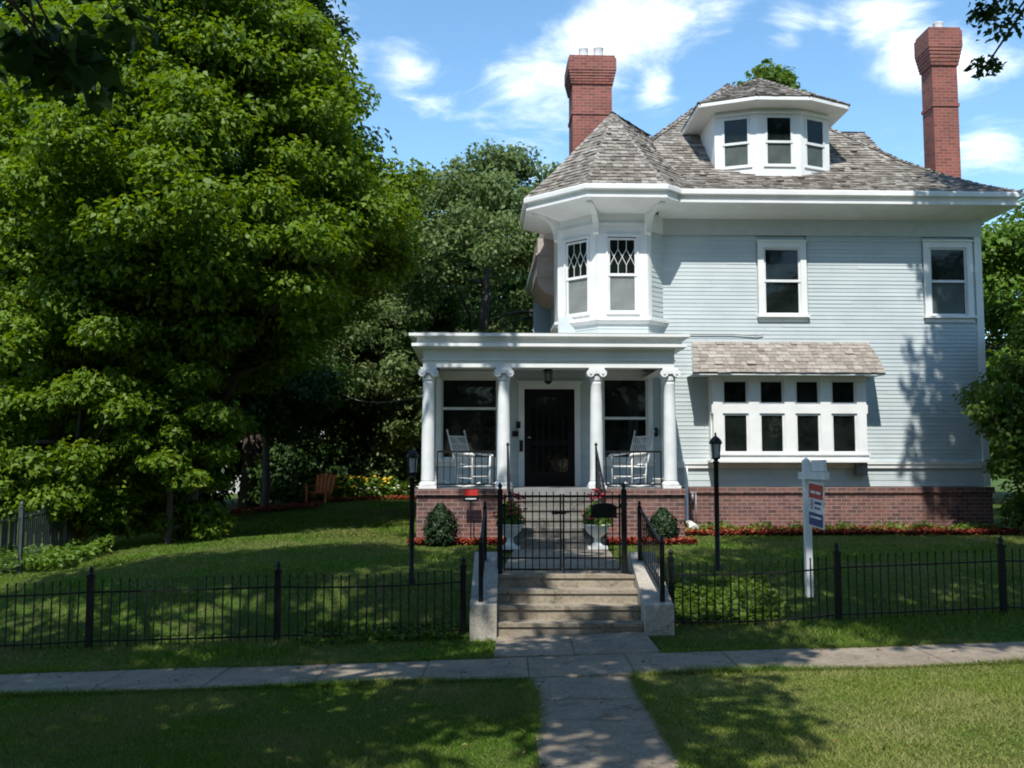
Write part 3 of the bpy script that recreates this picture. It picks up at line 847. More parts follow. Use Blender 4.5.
# ---------------- dormer
dfront = [(1.34, .68), (2.23, .33), (3.20, .33), (3.98, .68)]
DZ0, DZ1 = 8.50, 10.22
mb = MB()
wins = []
for (a, b) in zip(dfront[:-1], dfront[1:]):
    a, b = Vector(a), Vector(b); L = (b - a).length; d = (b - a).normalized(); ang = math.atan2(d.y, d.x)
    M = Matrix.Translation((a.x, a.y, 0)) @ Matrix.Rotation(ang, 4, 'Z')
    ww = .62 if abs(ang) < .05 else .60 if ang < 0 else .56
    x0 = (L - ww) / 2; x1 = x0 + ww; zb, zt = 8.90, 10.04
    mb.box((0, 0, DZ0), (L, .06, zb), 0, M); mb.box((0, .0, zb), (x0, .06, zt), 0, M); mb.box((x1, .0, zb), (L, .06, zt), 0, M); mb.box((0, 0, zt), (L, .06, DZ1 + .05), 0, M)
    mb.box((x0 - .05, -.03, zb - .04), (x1 + .05, -.002, zb), 0, M); mb.box((-.01, -.05, zt + .045), (L + .01, -.002, zt + .085), 0, M)
    wl = a + d * x0; wins.append(((wl.x, wl.y, zb), ang, ww, zt - zb))
for x, s in ((1.34, 1), (3.98, -1)):
    mb.box((x - (0 if s > 0 else .06), .68, DZ0), (x + (.06 if s > 0 else 0), 3.4, DZ1 + .03))
dormer = mb.build('dormer', 'white_paint', house)
for loc, ang, ww, hh in wins:
    window(loc, ang, ww, hh, casing=0, sill=False, split=.47)
# dormer eave and roof
dE = [(.93, 3.2), (.93, .44), (2.10, -.10), (3.32, -.10), (4.38, .44), (4.38, 3.2)]
mb = MB()
molding(mb, dE, [(-.05, 10.34), (.0, 10.325), (.0, 10.25), (-.04, 10.235), (-.47, 10.20)])
mb.build('dormer_eave', 'white_paint', house)
dr = MB(); DP = (2.63, 1.55, 11.38); DB = (2.63, 4.6, 11.38)
pts = [(x, y, 10.34) for x, y in dE]
for i in range(1, 4): shingles(dr, [pts[i], pts[i + 1], DP], 300 + i, .13)
shingles(dr, [pts[0], pts[1], DP, DB], 310, .14); shingles(dr, [pts[4], pts[5], DB, DP], 311, .14)
for i in range(1, 5): capline(dr, [(pts[i][0], pts[i][1], 10.35), DP], 320 + i, .06)
capline(dr, [DP, DB], 330, .08)
dr.build('dormer_roof', ['shingle', 'roof_base'], house)
mb = MB(); mb.prism([(-.16, 0), (.16, 0), (.08, .22), (-.05, .25)], 0, .03, 0, Matrix.Translation((2.33, 4.0, 11.85)) @ Matrix.Rotation(R(-30), 4, 'X')); mb.build('flashing', 'metal_grey', house)

# ---------------- chimneys
def chimney(cx, cy, hx, hy, z0, z1, corb, pots):
    mb = MB()
    def ring(w, za, zb): mb.box((cx - hx - w, cy - hy - w, za), (cx + hx + w, cy + hy + w, zb))
    ring(0, z0, z1 - corb)
    n = 6
    for i in range(n): ring(.02 + .09 * (i + 1) / n, z1 - corb + corb * .55 * i / n, z1 - corb + corb * .55 * (i + 1) / n)
    ring(.11, z1 - corb * .45, z1 - .08); ring(.08, z1 - .08, z1)
    ring(.025, z1 - corb * 2.1, z1 - corb * 2.1 + .08)
    c = mb.build('chimney', 'chimney_brick', roof)
    for (dx, dy, r, h) in pots:
        p = MB(); p.lathe([(r, 0), (r * .92, .02), (r * .9, h), (r * .98, h + .02), (r * .7, h + .025)], (cx + dx, cy + dy, z1), 12); p.build('chimney_pot', 'cement_white', c)
chimney(-1.06, 4.5, .52, .5, 8.3, 12.93, .75, [(-.20, -.28, .14, .26), (.20, -.28, .15, .28)])
chimney(7.52, 2.6, .315, .30, .4, 13.05, .95, [(0, -.05, .14, .22)])

# ---------------- ground-floor window bank under the shingled hood
mb = MB()
bx0, bx1, bz0, bz1, by = .93, 4.28, 2.30, 4.12, -.35
cols = [bx0 + .13 + (bx1 - bx0 - .26) * k / 4 for k in range(5)]
mb.box((bx0, by, 4.01), (bx1, 0, bz1)); mb.box((bx0, by, bz0), (bx1, 0, 2.44)); mb.box((bx0, by, 3.29), (bx1, by + .12, 3.48))
for k in range(5):
    hw = .115 if 0 < k < 4 else .10
    mb.box((cols[k] - hw, by, 2.44), (cols[k] + hw, by + .14, 3.29)); mb.box((cols[k] - hw, by, 3.48), (cols[k] + hw, by + .14, 4.01))
mb.box((bx0, by + .14, 2.44), (bx0 + .05, 0, 4.01)); mb.box((bx1 - .05, by + .14, 2.44), (bx1, 0, 4.01))
mb.box((bx0 - .05, by - .06, bz0 - .05), (bx1 + .05, 0, bz0 - .001)); mb.box((bx0 - .02, by - .03, bz0 + .10), (bx1 + .02, by - .001, bz0 + .14))
bank = mb.build('window_bank', 'white_paint', house)
for k in range(4):
    x0, x1 = cols[k] + .115, cols[k + 1] - .115
    if k == 0: x0 = cols[0] + .10
    if k == 3: x1 = cols[4] - .10
    for z0, z1 in ((2.44, 3.29), (3.48, 4.01)):
        s = MB(); f = .045
        s.box((x0, by + .03, z0), (x0 + f, by + .09, z1)); s.box((x1 - f, by + .03, z0), (x1, by + .09, z1)); s.box((x0 + f, by + .03, z0), (x1 - f, by + .09, z0 + f)); s.box((x0 + f, by + .03, z1 - f), (x1 - f, by + .09, z1))
        s.build('sash', 'white_old', bank)
        p = MB(); p.face([(x0 + f, by + .06, z0 + f), (x1 - f, by + .06, z0 + f), (x1 - f, by + .06, z1 - f), (x0 + f, by + .06, z1 - f)]); p.build('pane', 'pane_dark', bank)
mb = MB()
a0, a1, b0, b1 = (.45, -.74, 4.12), (4.53, -.74, 4.12), (4.47, -.0, 4.86), (.60, -.0, 4.86)
am = [(.50, -.46, 4.46), (4.51, -.46, 4.46)]
shingles(mb, [a0, a1, am[1], am[0]], 400, .115, .1, .2, .018, .6); shingles(mb, [am[0], am[1], b0, b1], 401, .115, .1, .2, .018, .6)
for (e, m_, t) in ((a0, am[0], b1), (a1, am[1], b0)):
    mb.face([e, m_, t, (t[0], 0, 4.08), (e[0], -.70, 4.08)], 2)
mb.box((.47, -.72, 4.075), (4.51, -.62, 4.105), 2); mb.face([(.47, -.62, 4.09), (.47, 0, 4.09), (4.51, 0, 4.09), (4.51, -.62, 4.09)], 2)
mb.build('window_hood', ['awning_shingle', 'roof_base', 'white_old'], house)
mb = MB(); mb.box((4.06, -.22, 1.98), (4.29, -.02, 2.24)); mb.box((4.09, -.235, 2.02), (4.26, -.22, 2.1)); mb.build('vent_box', 'metal_grey', house)
mb = MB()
mb.tube([(.40, -.13, 2.15), (.40, -.13, 1.05), (.41, -.20, .99), (.43, -.50, .90)], [.045, .045, .05, .055], 8); mb.tube([(.42, -.36, .97), (.44, -.72, .86)], [.07, .11], 10)
mb.build('downspout', 'white_paint', house)
mb = MB()
mb.tube([(.44, -.14, 1.60), (.62, -.16, 1.60)], .025, 6); mb.tube([(.60, -.16, 1.62), (.60, -.16, .85)], .018, 6); mb.tube([(.53, -.16, 1.58), (.53, -.16, 1.42)], .03, 6)
mb.build('meter_pipe', 'metal_grey', house)
mb = MB(); mb.tube([(-.0, -.04, 5.02), (1.5, -.04, 5.02), (2.0, -.045, 4.99), (2.15, -.045, 5.02)], .012, 5); mb.build('wall_cable', 'cable_grey', house)

# ------------------------------------------------------------------ porch furnishings
def rocking_chair(label, loc, rotz, group):
    t = thing('rocking_chair', label, 'chair', loc, rotz, group)      # faces +x
    s = MB(); 
    for k in range(9): s.box((-.22 + .05 * k, -.23, .395), (-.175 + .05 * k, .23, .415))
    s.tube([(-.24, -.25, .40), (.24, -.25, .42), (.24, .25, .42), (-.24, .25, .40)], .018, 6); s.build('seat', 'wicker', t)
    def back(zz): return -.22 - (zz - .38) * .33
    for sg in (-1, 1):
        p = MB(); p.tube([(-.20, sg * .25, .07), (back(.40), sg * .25, .40), (back(.8), sg * .25, .8), (back(1.12), sg * .255, 1.12)], [.018, .02, .018, .015], 7); p.lathe([(.005, -.03), (.022, 0), (.004, .035)], (back(1.14), sg * .255, 1.14), 7); p.build('leg', 'wicker', t)
        p = MB(); p.tube([(.22, sg * .26, .06), (.22, sg * .26, .40), (.23, sg * .265, .64)], .018, 7); p.build('leg', 'wicker', t)
        p = MB(); p.tube([(back(.68), sg * .25, .70), (0, sg * .28, .665), (.24, sg * .28, .655), (.30, sg * .28, .63)], [.018, .024, .028, .02], 7); p.build('armrest', 'wicker', t)
        p = MB(); p.tube([(-.58, sg * .255, .13), (-.35, sg * .255, .055), (0, sg * .255, .025), (.25, sg * .255, .045), (.42, sg * .255, .10)], .02, 6); p.build('rocker', 'wicker', t)
    b = MB()
    for k in range(9):
        y = -.20 + .05 * k
        b.tube([(back(.47), y, .47), (back(1.02), y, 1.02)], .012, 5)
    for zz in (.46, .60, .74, .88, 1.03): b.tube([(back(zz), -.25, zz), (back(zz), .25, zz)], .015 if zz in (.46, 1.03) else .009, 6)
    for k in range(8):
        y = -.22 + .06 * k; b.tube([(back(.88), y, .88), (back(1.02), y + .03, 1.02)], .007, 4)
    b.build('backrest', 'wicker', t)
    p = MB(); p.tube([(.22, -.26, .22), (.22, .26, .22)], .013, 6); p.tube([(-.2, -.25, .25), (-.2, .25, .25)], .013, 6); p.tube([(-.2, -.25, .20), (.22, -.26, .18)], .012, 6); p.tube([(-.2, .25, .20), (.22, .26, .18)], .012, 6); p.build('stretcher', 'wicker', t)
    return t
wx, wy, _ = H2W(-4.13, -1.25)
rocking_chair('white rocking chair facing right in front of the wide porch window', (wx, wy, WT), HR + R(-42), 'white rocking chairs on the porch')
wx, wy, _ = H2W(-.98, -1.25)
rocking_chair('white rocking chair facing left at the porch end near the downspout', (wx, wy, WT), HR + R(180 + 40), 'white rocking chairs on the porch')
wx, wy, _ = H2W(-2.61, -1.2)
lt = thing('porch_lantern', 'small black lantern hanging from the porch ceiling above the dark door', 'lantern', (wx, wy, 4.22), HR)
mb = MB(); mb.tube([(0, 0, 0), (0, 0, -.06)], .01, 6); mb.lathe([(.015, -.05), (.10, -.11), (.105, -.125), (.02, -.125)], (0, 0, 0), 8); 
for k in range(6): a = k * math.pi / 3; mb.bar((.085 * math.cos(a), .085 * math.sin(a), -.12), (.07 * math.cos(a), .07 * math.sin(a), -.34), .012)
mb.lathe([(.075, -.34), (.075, -.36), (.02, -.40)], (0, 0, 0), 8); mb.build('cage', 'iron', lt)
mb = MB(); mb.lathe([(.075, -.13), (.06, -.34)], (0, 0, 0), 8); mb.build('globe', 'lamp_glass', lt)
wx, wy, _ = H2W(-.53, -2.0)
mb = MB(); mb.lathe([(.07, 0), (.09, .02), (.105, .16), (.115, .17), (.115, .19), (.09, .19), (.08, .15), (.01, .15)], (0, 0, 0), 14); mb.build('plant_pot', 'cement_white', None, (wx, wy, WT), label='small white pot standing on the porch floor beside the end column', cat='pot')

# ------------------------------------------------------------------ front steps, gate, rails
fs = thing('front_steps', 'four weathered concrete steps with sloping side walls leading up from the sidewalk', 'steps', (.72, 12.5, 0.02))
mb = MB(); n = 4; rz = .165
def stp(y0, y1, zt):
    mb.box((-.90, y0, -.25), (.895, y1, zt - .045)); mb.box((-.905, y0 - .022, zt - .045), (.90, y1, zt))
for i in range(n): stp(i * .30, (i + 1) * .30 if i < 3 else .93, .03 + rz * (i + 1))
mb.build('steps', 'step_concrete', fs)
for (xa, xb) in ((-1.235, -.907), (.902, 1.255)):
    p = [(-.13, -.3), (1.62, -.3), (1.62, .90), (1.50, .94), (.02, .445), (-.13, .43)]
    mb = MB(); M = Matrix(((0, 1, 0, 0), (1, 0, 0, 0), (0, 0, 1, 0), (0, 0, 0, 1)))
    mb.prism(p, xa, xb, 0, M); mb.build('cheek_wall', 'cheek_concrete', fs)

def finial(mb, x, y, z, s=1.0): mb.lathe([(.03 * s, 0), (.036 * s, .01 * s), (.018 * s, .025 * s), (.032 * s, .05 * s), (.028 * s, .07 * s), (.004 * s, .105 * s)], (x, y, z), 8)
gate = thing('iron_gate', 'black iron double gate with thin bars closed at the top of the steps', 'gate', (.67, 13.50, .72))
for sx in (-.83, .83):
    mb = MB(); mb.box((sx - .035, -.035, -.01), (sx + .035, .035, 1.10)); finial(mb, sx, 0, 1.10); mb.build('gate_post', 'iron', gate)
for s in (-1, 1):
    mb = MB(); x0, x1 = s * .02, s * .77
    for zz, w in ((.05, .022), (.20, .02), (1.02, .022)): mb.bar((x0, 0, zz), (x1, 0, zz), w)
    for k in range(9):
        x = x0 + (x1 - x0) * k / 8
        mb.bar((x, 0, .03), (x, 0, 1.08 if k not in (0, 8) else 1.05), .014 if k not in (0, 8) else .022)
    for zz in (.2, .9): mb.box((min(x1, x1 + s * .03), -.015, zz - .02), (max(x1, x1 + s * .03), .015, zz + .02))
    mb.build('gate_leaf', 'iron', gate)
mb = MB(); mb.bar((.02, -.03, .0), (.02, -.03, .44), .016); mb.build('drop_bolt', 'iron', gate)
mb = MB(); mb.box((-.14, -.03, .78), (.05, -.012, .83)); mb.tube([(-.02, -.04, .80), (.1, -.06, .815)], .014, 6); mb.build('latch', 'iron', gate)

mx = thing('mailbox', 'black metal letter box mounted beside the right gate post', 'mailbox', (1.24, 13.60, 1.45))
mb = MB()
arc = [(-.17, 0), (.17, 0), (.17, .13)] + [(.17 * math.cos(R(a)), .13 + .07 * math.sin(R(a))) for a in range(20, 180, 20)] + [(-.17, .13)]
mb.prism(arc, -.06, .06); mb.box((-.185, -.075, .125), (.185, -.061, .14)); mb.build('box', 'mail_black', mx)
for zz in (.05, .14):
    mb = MB(); mb.bar((.16, .0, zz), (.26, -.06, zz), .02); mb.build('bracket', 'iron', mx)

def handrail(label, xu, xl, s):
    t = thing('handrail', label, 'handrail', (xl, 12.55, .45), 0, 'iron handrails on the step walls')
    dx = xu - xl; dy = 1.2
    ph = .72; ru = .40
    for (x, y, z) in ((0, 0, 0), (dx, dy, ru)):
        mb = MB(); mb.box((x - .028, y - .028, z - .02), (x + .028, y + .028, z + ph + .02)); mb.box((x - .06, y - .06, z - .015), (x + .06, y + .06, z + .012)); finial(mb, x, y, z + ph + .02, .8); mb.build('post', 'iron', t)
    mb = MB(); mb.bar((0, 0, ph), (dx, dy, ru + ph), .035, .03); mb.bar((0, 0, .12), (dx, dy, ru + .12), .025)
    for k in range(1, 12):
        f_ = k / 12; mb.bar((dx * f_, dy * f_, ru * f_ + .12), (dx * f_, dy * f_, ru * f_ + ph), .014)
    mb.build('rail', 'iron', t)
    return t
handrail('black iron handrail on the step wall beside the left fence, nearer the left lamp post', -.37, -.385, -1)
handrail('black iron handrail on the step wall next to the right fence and the mailbox', 1.74, 1.86, 1)

# ------------------------------------------------------------------ front fence
def fence(label, posts, seed):
    x0 = posts[0]
    t = thing('picket_fence', label, 'fence', (x0, yf(x0), gz(x0, yf(x0))), 0, 'low iron fences along the sidewalk')
    O = Vector(t.location); rg = random.Random(seed)
    def G(x): return Vector((x, yf(x), gz(x, yf(x) - .02))) - O
    for x in posts:
        p = G(x); mb = MB(); mb.box((p.x - .036, p.y - .036, p.z - .1), (p.x + .036, p.y + .036, p.z + .86)); mb.box((p.x - .046, p.y - .046, p.z + .86), (p.x + .046, p.y + .046, p.z + .885)); finial(mb, p.x, p.y, p.z + .885, 1.1); mb.build('post', 'iron', t)
    for xa, xb in zip(posts[:-1], posts[1:]):
        a, b = G(xa + .04), G(xb - .04); mb = MB()
        sag = rg.uniform(.0, .04)
        def pt(f_, h): return a + (b - a) * f_ + Vector((0, 0, h - sag * 4 * f_ * (1 - f_)))
        for h in (.09, .68):
            for k in range(6): mb.bar(pt(k / 6, h), pt((k + 1) / 6, h), .026, .02)
        n = round((b - a).length / .105)
        for k in range(1, n):
            f_ = k / n; j = rg.uniform(-.006, .006); q = pt(f_, .02); w = pt(f_, .80) + Vector((j, j, 0))
            mb.bar(q, w, .014); mb.bar(w, w + Vector((0, 0, .035)), .02, .008)
        mb.build('panel', 'iron', t)
    return t
fence('low black iron picket fence left of the concrete steps', [-9.77, -7.48, -5.17, -2.90, -.61], 1)
fence('low black iron picket fence in front of the yard sign', [2.01, 4.15, 6.30, 8.45, 10.6], 2)

# ------------------------------------------------------------------ lamp posts
def lamp_post(label, x, y, hgt):
    t = thing('lamp_post', label, 'lamp post', (x, y, gz(x, y)), 0, 'garden lamp posts')
    mb = MB(); mb.lathe([(.055, -.1), (.055, .04), (.038, .07), (.036, hgt - .36), (.05, hgt - .35), (.05, hgt - .33), (.028, hgt - .32), (.05, hgt - .28)], (0, 0, 0), 12); mb.build('pole', 'iron', t)
    b = hgt - .28
    mb = MB(); mb.lathe([(.055, b), (.075, b + .22)], (0, 0, 0), 8, 0, False); mb.build('lamp_glass', 'lamp_glass', t)
    mb = MB()
    for k in range(4):
        a = R(45 + 90 * k); mb.bar((.06 * math.cos(a), .06 * math.sin(a), b), (.083 * math.cos(a), .083 * math.sin(a), b + .22), .013)
    mb.lathe([(.065, b - .01), (.068, b + .012)], (0, 0, 0), 12); mb.build('lamp_frame', 'iron', t)
    mb = MB(); mb.lathe([(.095, b + .215), (.10, b + .23), (.085, b + .27), (.05, b + .31), (.02, b + .33), (.012, b + .35), (.018, b + .365), (.004, b + .39)], (0, 0, 0), 12); mb.build('lamp_cap', 'iron', t)
lamp_post('black lamp post on the lawn beside the outer porch column', -1.42, 14.3, 1.82)
lamp_post('black lamp post on the lawn in front of the right brick foundation and window bank', 3.05, 15.0, 1.93)

# ------------------------------------------------------------------ sale sign
sx, sy = 4.09, 13.95
sg = thing('yard_sign', 'white wooden yard sign post with hanging red, white and blue panel behind the fence', 'sign', (sx, sy, gz(sx, sy)), math.atan2(-.999, .045))
mb = MB(); mb.box((-.045, -.045, -.15), (.045, .045, 1.86)); mb.face([(-.045, -.045, 1.86), (.045, -.045, 1.86), (0, 0, 1.90)]); mb.face([(.045, -.045, 1.86), (.045, .045, 1.86), (0, 0, 1.90)]); mb.face([(.045, .045, 1.86), (-.045, .045, 1.86), (0, 0, 1.90)]); mb.face([(-.045, .045, 1.86), (-.045, -.045, 1.86), (0, 0, 1.90)])
mb.build('post', 'white_paint', sg)
mb = MB(); mb.box((-.22, -.042, 1.60), (-.046, .042, 1.70)); mb.box((.046, -.042, 1.60), (.78, .042, 1.70)); mb.build('arm', 'white_old', sg)
mb = MB(); mb.box((.26, -.02, 1.71), (.74, .02, 1.86)); mb.build('rider_panel', 'sign_white', sg)
mb = MB(); M = Matrix.Translation((.10, 0, 1.575)) @ Matrix.Scale(.92, 4) @ Matrix.Rotation(R(3), 4, 'Y')
mb.box((0, -.008, -.66), (.62, .008, 0), 0, M)
for sgn in (-1, 1):
    y = sgn * .011
    def q(x0, z0, x1, z1, m, yy=y):
        pts = [M @ Vector(p) for p in ((x0, yy, z0), (x1, yy, z0), (x1, yy, z1), (x0, yy, z1))]
        mb.face(pts if sgn < 0 else pts[::-1], m)
    q(.02, -.24, .60, -.03, 1); q(.02, -.64, .60, -.45, 2)
    y2 = sgn * .0135
    for (x0, z0, x1, z1, m) in ((.10, -.17, .30, -.13, 0), (.33, -.17, .52, -.13, 0), (.08, -.53, .54, -.50, 0)): q(x0, z0, x1, z1, m, y2)
    # balloon emblem
    for (r, m, yy) in ((.075, 2, .011), (.055, 0, .0135), (.03, 1, .016)):
        pts = [M @ Vector((.13 + r * .85 * math.cos(a * math.pi / 8), sgn * yy, -.335 + r * math.sin(a * math.pi / 8))) for a in range(16)]
        mb.face(pts if sgn < 0 else pts[::-1], m)
    for (x0, z0, x1, z1, m) in ((.25, -.32, .55, -.28, 2), (.25, -.39, .50, -.36, 2)): q(x0, z0, x1, z1, m)
mb.build('panel', ['sign_white', 'sign_red', 'sign_blue'], sg)
for x in (.14, .64):
    mb = MB(); mb.tube([(x, 0, 1.60), (x, 0, 1.53)], .008, 5); mb.build('hook', 'chrome', sg)

wx, wy, _ = H2W(-4.16, -2.75)
ss = thing('small_sign', 'small red and black sign on a stake in front of the left porch foundation', 'sign', (wx, wy, .75), HR)
mb = MB(); mb.box((-.012, 0, -.1), (.012, .02, .80)); mb.build('stake', 'iron', ss)
mb = MB(); mb.box((-.14, -.012, .76), (.14, 0, .99), 0); mb.face([(-.13, -.016, .87), (.13, -.016, .87), (.13, -.016, .98), (-.13, -.016, .98)], 1); mb.face([(-.10, -.016, .80), (.10, -.016, .80), (.10, -.016, .82), (-.10, -.016, .82)], 2); mb.build('board', ['mail_black', 'sign_red', 'sign_white'], ss)

# ------------------------------------------------------------------ foliage machinery
def unit(v): return v / np.maximum(np.linalg.norm(v, axis=-1, keepdims=True), 1e-9)
def leaf_object(name, C, N, T, S, mat, aspect=.62, fold=.16, parent=None, loc=None, **tags):
    n = len(C)
    N = unit(N); T = unit(T - N * np.sum(T * N, -1, keepdims=True)); B = np.cross(N, T)
    S = S[:, None]
    V = np.empty((n, 4, 3))
    V[:, 0] = C - T * S * .5
    V[:, 1] = C + B * S * .5 * aspect - T * S * .06 + N * S * fold
    V[:, 2] = C + T * S * .5 - N * S * .10
    V[:, 3] = C - B * S * .5 * aspect - T * S * .06 + N * S * fold
    me = bpy.data.meshes.new(name)
    me.vertices.add(n * 4); me.vertices.foreach_set('co', V.astype(np.float32).ravel())
    me.loops.add(n * 4); me.loops.foreach_set('vertex_index', np.arange(n * 4, dtype=np.int32))
    me.polygons.add(n); me.polygons.foreach_set('loop_start', np.arange(0, n * 4, 4, dtype=np.int32))
    me.materials.append(MATS[mat]); me.update(calc_edges=True)
    o = bpy.data.objects.new(name, me); COL.objects.link(o)
    if parent: o.parent = parent
    if loc: o.location = loc
    tag(o, **tags)
    return o
def clump_leaves(cc, rr, counts, rg, up=.9, outw=.6, rand=.55, droop=.35):
    idx = np.repeat(np.arange(len(cc)), counts)
    n = len(idx)
    d = unit(rg.normal(size=(n, 3)))
    rad = rg.random((n, 1)) ** (1 / 2.4)
    wob = 1 + .25 * np.sin(d[:, :1] * 5 + idx[:, None]) * np.cos(d[:, 1:2] * 6 + idx[:, None] * 1.7)
    C = cc[idx] + d * rad * rr[idx] * wob
    N = up * np.array([0, 0, 1.0]) + outw * d + rand * rg.normal(size=(n, 3))
    T = d * np.array([1, 1, .2]) + rg.normal(size=(n, 3)) * .5 + np.array([0, 0, -droop])
    return C, N, T
def limb_path(a, b, rg, k=4, sag=.12):
    a, b = Vector(a), Vector(b); L = (b - a).length
    pts = []
    for i in range(k + 1):
        t = i / k; p = a.lerp(b, t); w = math.sin(math.pi * t) * L * sag
        pts.append(p + Vector((rg.normal() * w * .5, rg.normal() * w * .5, -w * .6 + rg.normal() * w * .3)))
    pts[0] = a; pts[-1] = b
    return pts
def tree(name, label, base, prof, nclump, nleaf, size, mat, seed, clump=(1.0, .55), trunk_r=.22, bark='bark', zbot=None, inner=.35, nlimb=14, extra=(), lean=(0, 0), up=.9, group=None, cat='tree', keep=None, squash=1.0, limb_up=None, fine=1.0):
    """prof: (height, radius) pairs of the crown outline; extra: single clumps (x, y, z, r) relative to the base"""
    rg = np.random.default_rng(seed)
    z0 = gz(base[0], base[1]); t = thing(name, label, cat, (base[0], base[1], z0), 0, group)
    hs = np.array([p[0] for p in prof]); rs = np.array([p[1] for p in prof])
    cc = []
    while len(cc) < nclump:
        h = rg.uniform(hs[0], hs[-1]); r = np.interp(h, hs, rs)
        if rg.random() > (r / rs.max()) ** 1.0 + .08: continue
        a = rg.uniform(0, 2 * np.pi); f_ = 1 - inner * rg.random() ** 1.6 if rg.random() < .8 else rg.random() ** .5
        lump = 1 + .13 * math.sin(a * 3 + h * 1.1 + seed) + .08 * math.sin(a * 7 - h * 2.3)
        k = h / hs[-1]
        p = (lean[0] * k + r * f_ * lump * math.cos(a), lean[1] * k + r * f_ * lump * math.sin(a) * squash, h + rg.normal() * .12)
        if keep and not keep(p[0] + base[0], p[1] + base[1], p[2] + z0): 
            if rg.random() < .97: continue
        cc.append(p)
    cc = np.array(cc); m = len(cc)
    cr = clump[0] * rg.uniform(.6, 1.3, m)
    rr = np.stack([cr, cr, cr * clump[1] * rg.uniform(.8, 1.2, m)], 1)
    if len(extra):
        ex = np.array(extra); cc = np.concatenate([cc, ex[:, :3]]); rr = np.concatenate([rr, np.stack([ex[:, 3], ex[:, 3], ex[:, 3] * .6], 1)])
    vol = (rr[:, 0] ** 2 * rr[:, 2]) ** .8; cnt = np.maximum(20, (nleaf * vol / vol.sum())).astype(int)
    if len(extra): cnt[m:] = (cnt[m:] / fine ** 1.3).astype(int)
    C, N, T = clump_leaves(cc, rr, cnt, rg, up=up)
    S = size * rg.uniform(.6, 1.3, len(C)) * np.repeat(np.where(np.arange(len(cc)) < m, 1.0, fine), cnt)
    leaf_object('crown', C, N, T, S, mat, parent=t)
    mb = MB(); zt = hs[-1] * .86
    tp = [Vector((lean[0] * k + rg.normal() * trunk_r * .25 * (k > 0), lean[1] * k + rg.normal() * trunk_r * .25 * (k > 0), zt * k - .15)) for k in (0, .08, .2, .35, .5, .65, .8, 1)]
    mb.tube(tp, [trunk_r * 1.5, trunk_r * 1.08, trunk_r, trunk_r * .88, trunk_r * .7, trunk_r * .5, trunk_r * .3, trunk_r * .08], 10)
    order = rg.permutation(len(cc))[:nlimb]
    if len(extra): order = np.concatenate([order, np.arange(m, len(cc))])
    for i in order:
        e = Vector(cc[i]); hz = max(.12 * zt, min(zt * .9, e.z - .35 * math.hypot(e.x, e.y)))
        if limb_up and i >= m: hz = min(zt * .9, e.z + limb_up + .25 * math.hypot(e.x, e.y))
        k = hz / zt
        s = Vector((lean[0] * k, lean[1] * k, hz - .1)); r0 = (trunk_r * (1 - k) * .5 + .025) * (.45 if limb_up and i >= m else 1)
        mb.tube(limb_path(s, e, rg), [r0, r0 * .8, r0 * .6, r0 * .4, r0 * .18], 6)
    mb.build('trunk', bark, t)
    return t

# --- the big maple and its neighbours on the left
tree('maple_tree', 'huge bright green maple with layered boughs filling the left of the yard', (-7.1, 22.1),
     [(3.6, 1.6), (4.6, 3.0), (5.8, 4.2), (7.0, 4.3), (8.4, 4.0), (10.0, 3.4), (11.6, 2.6), (12.7, 1.2)], 520, 210000, .15, 'leaf_maple', 11, (.78, .5), .34, nlimb=44, up=.8)
tree('young_maple', 'low bushy maple with pale leaves beside the wooden side fence', (-8.9, 20.6),
     [(.5, 1.0), (1.5, 1.9), (3.0, 2.3), (4.4, 1.9), (5.6, .9)], 130, 60000, .13, 'leaf_maple', 12, (.6, .5), .10, nlimb=18, up=.7)
tree('young_maple', 'rounded leafy sapling under the big maple, just right of the wooden side fence', (-6.9, 20.3),
     [(.1, .9), (.8, 1.1), (2.0, 1.15), (3.4, .9), (4.2, .4)], 60, 24000, .13, 'leaf_maple', 13, (.45, .5), .07, nlimb=10, up=.7)
tree('spruce_tree', 'tall dark evergreen rising above and behind the big maple', (-9.6, 37.0),
     [(4, 3.8), (9, 3.8), (13, 3.6), (17, 3.0), (20.5, 1.4)], 170, 60000, .26, 'leaf_dark', 14, (1.2, .5), .36, nlimb=20)
tree('dark_tree', 'dark tall tree at the far left edge behind the young maple', (-16.5, 30.0),
     [(3, 3.5), (7, 4.6), (12, 4.6), (16, 3.4), (18.5, 1.5)], 200, 70000, .25, 'leaf_dark', 15, (1.4, .55), .4, nlimb=24)
tree('slim_tree', 'mid green tree seen between the big maple and the porch', (-4.9, 38.5),
     [(1.6, 1.8), (4, 3.0), (6.5, 3.0), (8.3, 2.2), (9.6, .9)], 150, 52000, .17, 'leaf_mid', 16, (.9, .55), .2, nlimb=18)
tree('grey_tree', 'broad grey green tree behind the porch roof next to the turret', (-1.0, 35.5),
     [(2.0, 3.4), (4.5, 4.8), (7, 5.0), (9, 4.6), (10.8, 3.4), (11.7, 1.6)], 330, 120000, .18, 'leaf_grey', 17, (.85, .6), .35, 'bark_grey', nlimb=34, up=.45)
tree('slim_tree', 'small tree with several dark stems in front of the orange chair', (-7.4, 30.2),
     [(2.6, 1.4), (3.6, 2.0), (4.6, 1.7), (5.4, .8)], 60, 20000, .16, 'leaf_dark', 18, (.95, .5), .13, nlimb=18)
